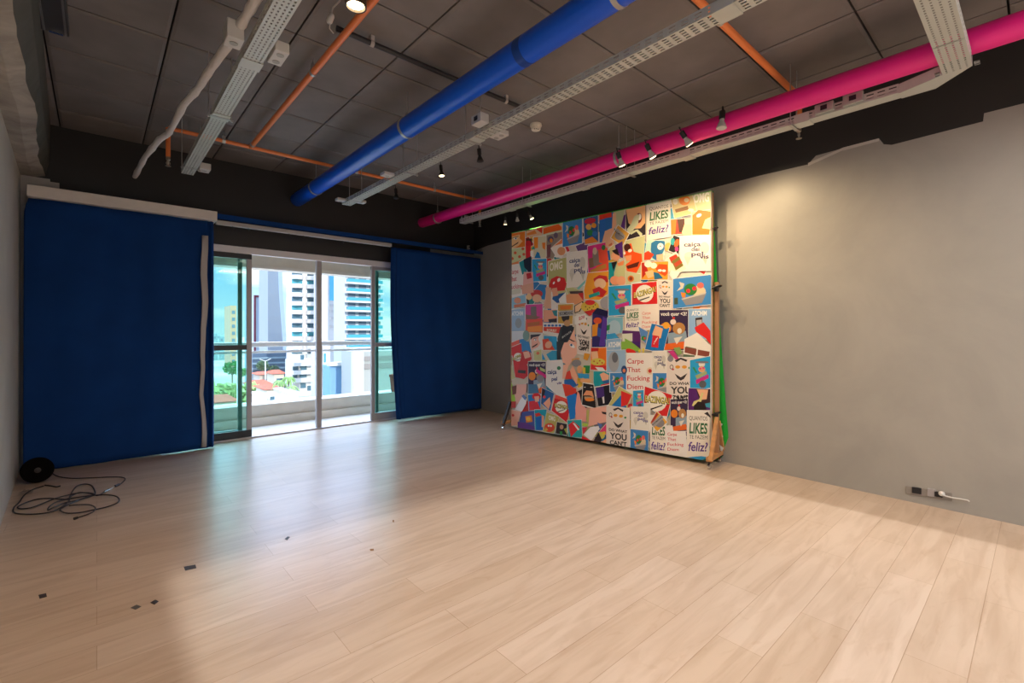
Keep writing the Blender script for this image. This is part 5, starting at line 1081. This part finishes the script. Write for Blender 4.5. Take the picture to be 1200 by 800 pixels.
# banded tower
t, xa, xb, z1 = bldg('apartment_tower', 'tower with alternating turquoise glass bands and white floor slabs at the right of the view', 404, 446, 228, 80, 5, mat('city_white2', 'b9bcc0', .8))
fh = 80 / .96 * 10.6 / FPX
for i in range(40):
    z = GZ + i * fh
    if z > onY(420, 300, 80).z: break
    b = MB(); b.box(xa + .3, xb - .1, 78.9, 80.1, z + .08 * fh, z + .42 * fh); b.build('glass_balustrade', M_bgl, t)
    b = MB(); b.box(xa, xb + .1, 78.8, 80.1, z - .12 * fh, z + .06 * fh); b.build('floor_slab', M_bw, t)
    for k in range(3):
        b = MB(); q = xa + (xb - xa) * (.08 + .3 * k); b.box(q, q + (xb - xa) * .2, 79.9, 80.1, z + .44 * fh, z + .84 * fh); b.build('window', mat('city_win', '6a7c8e', .3), t)
# grey curved tower with dark edge
t = thing('office_tower', 'tall grey curved office tower with a dark blue edge', 'building', (33, 120, GZ))
Y = 118; b = MB(); c = MB(); d2 = MB()
prof = [(300, 329.5, 333), (320, 330, 333.5), (345, 331, 335.5), (370, 333, 337.5), (390, 334.5, 339.5), (412, 336, 342), (436, 337, 344)]
def pz(x, y, Yq): return onY(x, y, Yq)
prof = [(200, 328, 330)] + prof
for (ya, l1, r1), (yb_, l2, r2) in zip(prof[:-1], prof[1:]):
    A = pz(314, ya, Y); B = pz(314, yb_, Y); za, zb = A.z, B.z
    xA = A.x; xB = B.x; L1 = pz(l1 - 7, ya, Y).x; L2 = pz(l2 - 7, yb_, Y).x; M1 = pz(l1, ya, Y).x; M2 = pz(l2, yb_, Y).x; R1 = pz(r1, ya, Y).x; R2 = pz(r2, yb_, Y).x
    b.quad((xA, Y, za), (L1, Y - 2, za), (L2, Y - 2, zb), (xB, Y, zb))
    c.quad((L1, Y - 2, za), (M1, Y - .5, za), (M2, Y - .5, zb), (L2, Y - 2, zb))
    d2.quad((M1, Y - .5, za), (R1, Y + 3, za), (R2, Y + 3, zb), (M2, Y - .5, zb))
    b.quad((xA, Y, za), (xA, Y + 8, za), (xB, Y + 8, zb), (xB, Y, zb)); b.quad((xA, Y + 8, za), (R1, Y + 8, za), (R2, Y + 8, zb), (xB, Y + 8, zb)); d2.quad((R1, Y + 3, za), (R1, Y + 8, za), (R2, Y + 8, zb), (R2, Y + 3, zb))
b.build('main_facade', mat('tower_grey', '8c9398', .5), t); c.build('bright_facade', mat('tower_pale', 'a2b0c2', .4), t); d2.build('dark_edge', mat('tower_dark', '34507e', .3), t)
# dark striped block at its foot
t, xa, xb, z1 = bldg('office_block', 'low dark blue office block with pale horizontal stripes behind the trees', 296, 348, 413, 112, 4, mat('block_blue', '40566e', .4))
for k, yy in enumerate((418, 424, 430, 436, 442)):
    b = MB(); b.box(xa - .1, xb + .1, 111.7, 112.1, onY(320, yy + 2, 112).z, onY(320, yy, 112).z); b.build('stripe', mat('block_stripe', '728896', .6), t)
# bluish panelled block with dark red outline
t, xa, xb, z1 = bldg('office_block', 'pale bluish office block outlined in dark red beside the left door stile', 299, 320, 348, 140, 12, mat('block_pale', '98a8b6', .6))
for nm, p in (('corner_trim', (xa - .3, xa + .15, 139.7, 140.3, GZ, z1 + .4)), ('roof_trim', (xa, xb, 139.7, 140.3, z1 - .15, z1 + .4))):
    b = MB(); b.box(*p); b.build(nm, mat('dark_red_trim', '6a303c', .7), t)
for k in range(16):
    z = z1 - 3 - k * 2.2; b = MB(); b.box(xa + 1, xa + (xb - xa) * .55, 139.8, 140.1, z, z + 1.1); b.build('window_row', mat('city_win2', '6e7e90', .4), t)
t, xa, xb, z1 = bldg('office_tower', 'narrow peach coloured tower on the horizon seen through the left glass', 270, 277, 358, 260, 14, mat('peach_wall', 'd8a888', .8))
for k in range(9):
    b = MB(); b.box(xa + .6, xb - .6, 259.7, 260.2, z1 - 4 - k * 3.4, z1 - 2.4 - k * 3.4); b.build('window_row', mat('city_win2', '6e7e90', .4), t)
rnd = random.Random(6); x = 245
names = ('leftmost', 'second', 'third', 'fourth', 'fifth', 'sixth', 'seventh')
for k in range(6):
    wv = rnd.uniform(3.2, 5); top = rnd.uniform(389.5, 395 - 4 * (k == 2))
    if x > 268: break
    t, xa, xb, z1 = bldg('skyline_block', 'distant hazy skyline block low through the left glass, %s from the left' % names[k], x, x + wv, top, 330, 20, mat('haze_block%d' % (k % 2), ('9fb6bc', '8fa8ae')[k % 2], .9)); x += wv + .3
    for q in range(3):
        b = MB(); b.box(xa + .5, xb - .5, 329.6, 330.2, z1 - 3 - q * 4, z1 - 1.6 - q * 4); b.build('window_row', mat('city_win2', '6e7e90', .4), t)
# white stepped building with dark windows, lower middle
t, xa, xb, z1 = bldg('apartment_block', 'white lower block with dark window openings behind the palm trees', 343, 372.5, 421, 60, 3, M_bw)
for k, (yy, xq0, xq1) in enumerate(((429, 343, 349), (429, 352, 359), (437.5, 343, 348), (437.5, 351, 359), (449, 352, 358), (452, 360, 364), (416, 352, 356))):
    A = onY(xq0, yy, 60); B = onY(xq1, yy + 5, 60); b = MB(); b.box(A.x, B.x, 59.85, 60.1, B.z, A.z); b.build('window', M_bgd, t)
for k, yy in enumerate((424.5, 434, 443)):
    A = onY(342, yy, 60); B = onY(372, yy + 3, 60); b = MB(); b.box(A.x, B.x, 59.3, 60.1, B.z, A.z); b.build('balcony_slab', M_bw, t)
t, xa, xb, z1 = bldg('apartment_block', 'pale blue rendered block just right of the centre post below the railing', 387, 411, 428, 46, 2.5, mat('pale_blue_wall', '7aa0c4', .8))
a0 = onY(401.5, 430, 46).x; a1 = onY(404.5, 430, 46).x
b = MB(); b.box(a0, a1, 45.8, 46.1, GZ, z1 + .3); b.build('white_column', M_bw, t)
b = MB(); b.box(xa - .2, xb + .2, 45.6, 46.3, z1, z1 + .35); b.build('parapet', M_bw, t)
t, xa, xb, z1 = bldg('apartment_block', 'white wall of a block directly right of the centre post', 376, 386.8, 400, 50, 3, M_bw)
b = MB(); b.box(xa + .3, xb - .5, 49.8, 50.1, onY(380, 424, 50).z, onY(380, 414, 50).z); b.build('window', M_bgl, t)
t, xa, xb, z1 = bldg('apartment_block', 'light grey block with faint stone courses below the railing at the right', 415, 470, 411, 42, 3, mat('grey_stone_wall', 'aaa8a2', .8))
for yy in (418, 427):
    b = MB(); A = onY(416, yy, 42); B = onY(469, yy + 3, 42); b.box(A.x, B.x, 41.9, 42.1, B.z, A.z); b.build('stone_course', mat('stone_course', '948a84', .8), t)
b = MB(); b.box(xa - .15, xa + .8, 41.7, 42.3, GZ, z1 + .3); b.build('corner_pier', M_bw, t)
# houses with tiled roofs
M_roof = mat('roof_tile', 'b0502f', .8, noise=.15, nscale=1)
def house(label, xa, xb, yeave, yridge, Y, wall='d8d0c0'):
    A = onY(xa, yeave, Y); B = onY(xb, yeave, Y); zr = onY((xa + xb) / 2, yridge, Y).z; dpt = 5
    t = thing('house', label, 'house', ((A.x + B.x) / 2, Y, GZ), 'small houses below the balcony')
    z0 = A.z
    b = MB(); b.box(A.x, B.x, Y, Y + dpt, GZ, z0); b.build('wall', mat('house_wall_' + wall, wall, .8), t)
    b = MB(); x0, x1 = A.x - .4, B.x + .4; ym = Y + dpt / 2; ins = (x1 - x0) * .25
    b.quad((x0, Y - .4, z0), (x1, Y - .4, z0), (x1 - ins, ym, zr), (x0 + ins, ym, zr)); b.quad((x0, Y + dpt + .4, z0), (x1, Y + dpt + .4, z0), (x1 - ins, ym, zr), (x0 + ins, ym, zr))
    b.quad((x0, Y - .4, z0), (x0 + ins, ym, zr), (x0, Y + dpt + .4, z0)); b.quad((x1, Y - .4, z0), (x1 - ins, ym, zr), (x1, Y + dpt + .4, z0)); b.quad((x0, Y - .4, z0 - .05), (x1, Y - .4, z0 - .05), (x1, Y + dpt + .4, z0 - .05), (x0, Y + dpt + .4, z0 - .05))
    b.build('roof', M_roof, t)
    for k in range(2):
        q = A.x + (B.x - A.x) * (.25 + .4 * k); b = MB(); b.box(q, q + .9, Y - .05, Y + .1, z0 - 2.0, z0 - .9); b.build('window', M_bgd, t)
house('house with an orange hipped roof among the trees, highest up', 321, 333, 438, 434, 96, 'c4b8a4')
house('house with an orange roof at the far left of the opening', 298, 318, 452, 446.5, 70, 'e2ddd2')
house('cream house with a small red roof in front of the palms', 313, 327, 456, 452, 60, 'ddd8c8')
house('house with a dark red roof behind the lamp post', 304, 315, 439, 436, 102.5, 'b8aca0')
house('house with a long brick red roof seen through the left glass', 253, 275, 471, 465, 52, 'c8c0a8')
for lab, xa, xb, yt, Y, wl_ in (('small white flat roofed annexe at the lower left of the view', 299, 309, 464, 44, 'e6e2da'), ('small white and blue kiosk below the palms', 331, 338, 459, 45, 'd0dae0'), ('narrow white wall block below the palms', 340, 350, 462, 40, 'e0dedb')):
    t, xq, xr, z1 = bldg('annexe', lab, xa, xb, yt, Y, 2.5, mat('house_wall_' + wl_, wl_, .8))
    b = MB(); b.box(xq - .1, xr + .1, Y - .1, Y + 2.6, z1, z1 + .15); b.build('roof_edge', M_bw, t)
    b = MB(); b.box(xq + .3, xr - .3, Y - .05, Y + .1, z1 - 1.4, z1 - .5); b.build('window', mat('blue_shutter', '7fa6cc', .6), t)
# trees
def crown(b, c, r, n, rnd, leaf=.35):
    for i in range(n):
        v = Vector((rnd.gauss(0, 1), rnd.gauss(0, 1), rnd.gauss(0, 1))).normalized() * r * rnd.uniform(.55, 1.0); v.z *= .8
        p = Vector(c) + v; a = Vector((rnd.uniform(-1, 1), rnd.uniform(-1, 1), rnd.uniform(-1, 1))).normalized() * leaf; d_ = Vector((rnd.uniform(-1, 1), rnd.uniform(-1, 1), rnd.uniform(-1, 1))).normalized() * leaf
        b.quad(p - a, p + d_, p + a, p - d_)
def tree(label, px, py, rpx, Y, palm=False, seed=1, col='5f8a4a'):
    rnd = random.Random(seed); c = onY(px, py, Y); r = rpx * Y / 1.05 / FPX
    t = thing('palm_tree' if palm else 'leafy_tree', label, 'tree', (c.x, Y, GZ), 'trees below the balcony')
    b = MB(); b.tube([(c.x, Y, GZ), (c.x + .1, Y, (GZ + c.z) / 2), (c.x, Y, c.z)], r * .09, 8); b.build('trunk', mat('bark', '8a7a66', .9), t)
    b = MB()
    if palm:
        for k in range(16):
            a = k * 2.4; up = rnd.uniform(.0, .8); P = [Vector((c.x, Y, c.z)) + Vector((math.cos(a) * s * r, math.sin(a) * s * r, (up * s - 1.1 * s * s) * r)) for s in (0, .3, .6, .85, 1.05)]
            sd_ = Vector((-math.sin(a), math.cos(a), 0)) * r * .13
            for p, q in zip(P[:-1], P[1:]):
                b.quad(p, p + sd_ - Vector((0, 0, r * .1)), q + sd_ - Vector((0, 0, r * .14)), q); b.quad(p, p - sd_ - Vector((0, 0, r * .1)), q - sd_ - Vector((0, 0, r * .14)), q)
    else: crown(b, c, r, 500, rnd, r * .14)
    b.build('crown', mat('leaf_' + col, col, .8, noise=.25, nscale=1), t)
tree('bright green palm with a full crown, left of two', 328, 446, 8, 54, True, 1, '86a860')
tree('bright green palm with a full crown, right of two in front of the white block', 338, 442, 7.5, 52, True, 2, '7fa45a')
tree('short young palm leaning towards the white block', 343, 452, 7, 49, True, 9, '8fb068')
tree('dark leafy tree in front of the dark striped block, left one', 308, 428, 7, 109, False, 3, '4f6a4c')
tree('dark leafy tree in front of the dark striped block, right one', 321, 433, 6.5, 108, False, 4, '4a6448')
tree('round green tree seen through the left door glass', 272, 431, 9, 80, False, 5, '4f8a48')
tree('smaller green tree near the left edge of the door glass', 283, 436, 6, 78, False, 6, '5a9450')
hedge = MB(); rnd = random.Random(3)
for k in range(14): crown(hedge, onY(254 + k * 3.2, 462 + (k % 3), 67.6), 1.8, 60, rnd, .4)
tag(hedge.build('bushes', mat('leaf_lawn', 'a4b878', .9)), 'low pale green bushes around the houses below the balcony', 'bushes', kind='stuff')
lp = thing('street_lamp', 'thin pale street lamp post among the houses outside', 'street lamp', (onY(311, 430, 90).x, 90, GZ))
A = onY(311, 423, 90)
b = MB(); b.tube([(A.x, 90, GZ), (A.x, 90, A.z)], .09, 8); b.build('post', M_bw, lp)
b = MB(); b.tube([(A.x, 90, A.z), (A.x - .9, 90, A.z + .4)], .06, 6); b.tube([(A.x, 90, A.z), (A.x + .9, 90, A.z + .4)], .06, 6); b.build('arm', M_bw, lp)
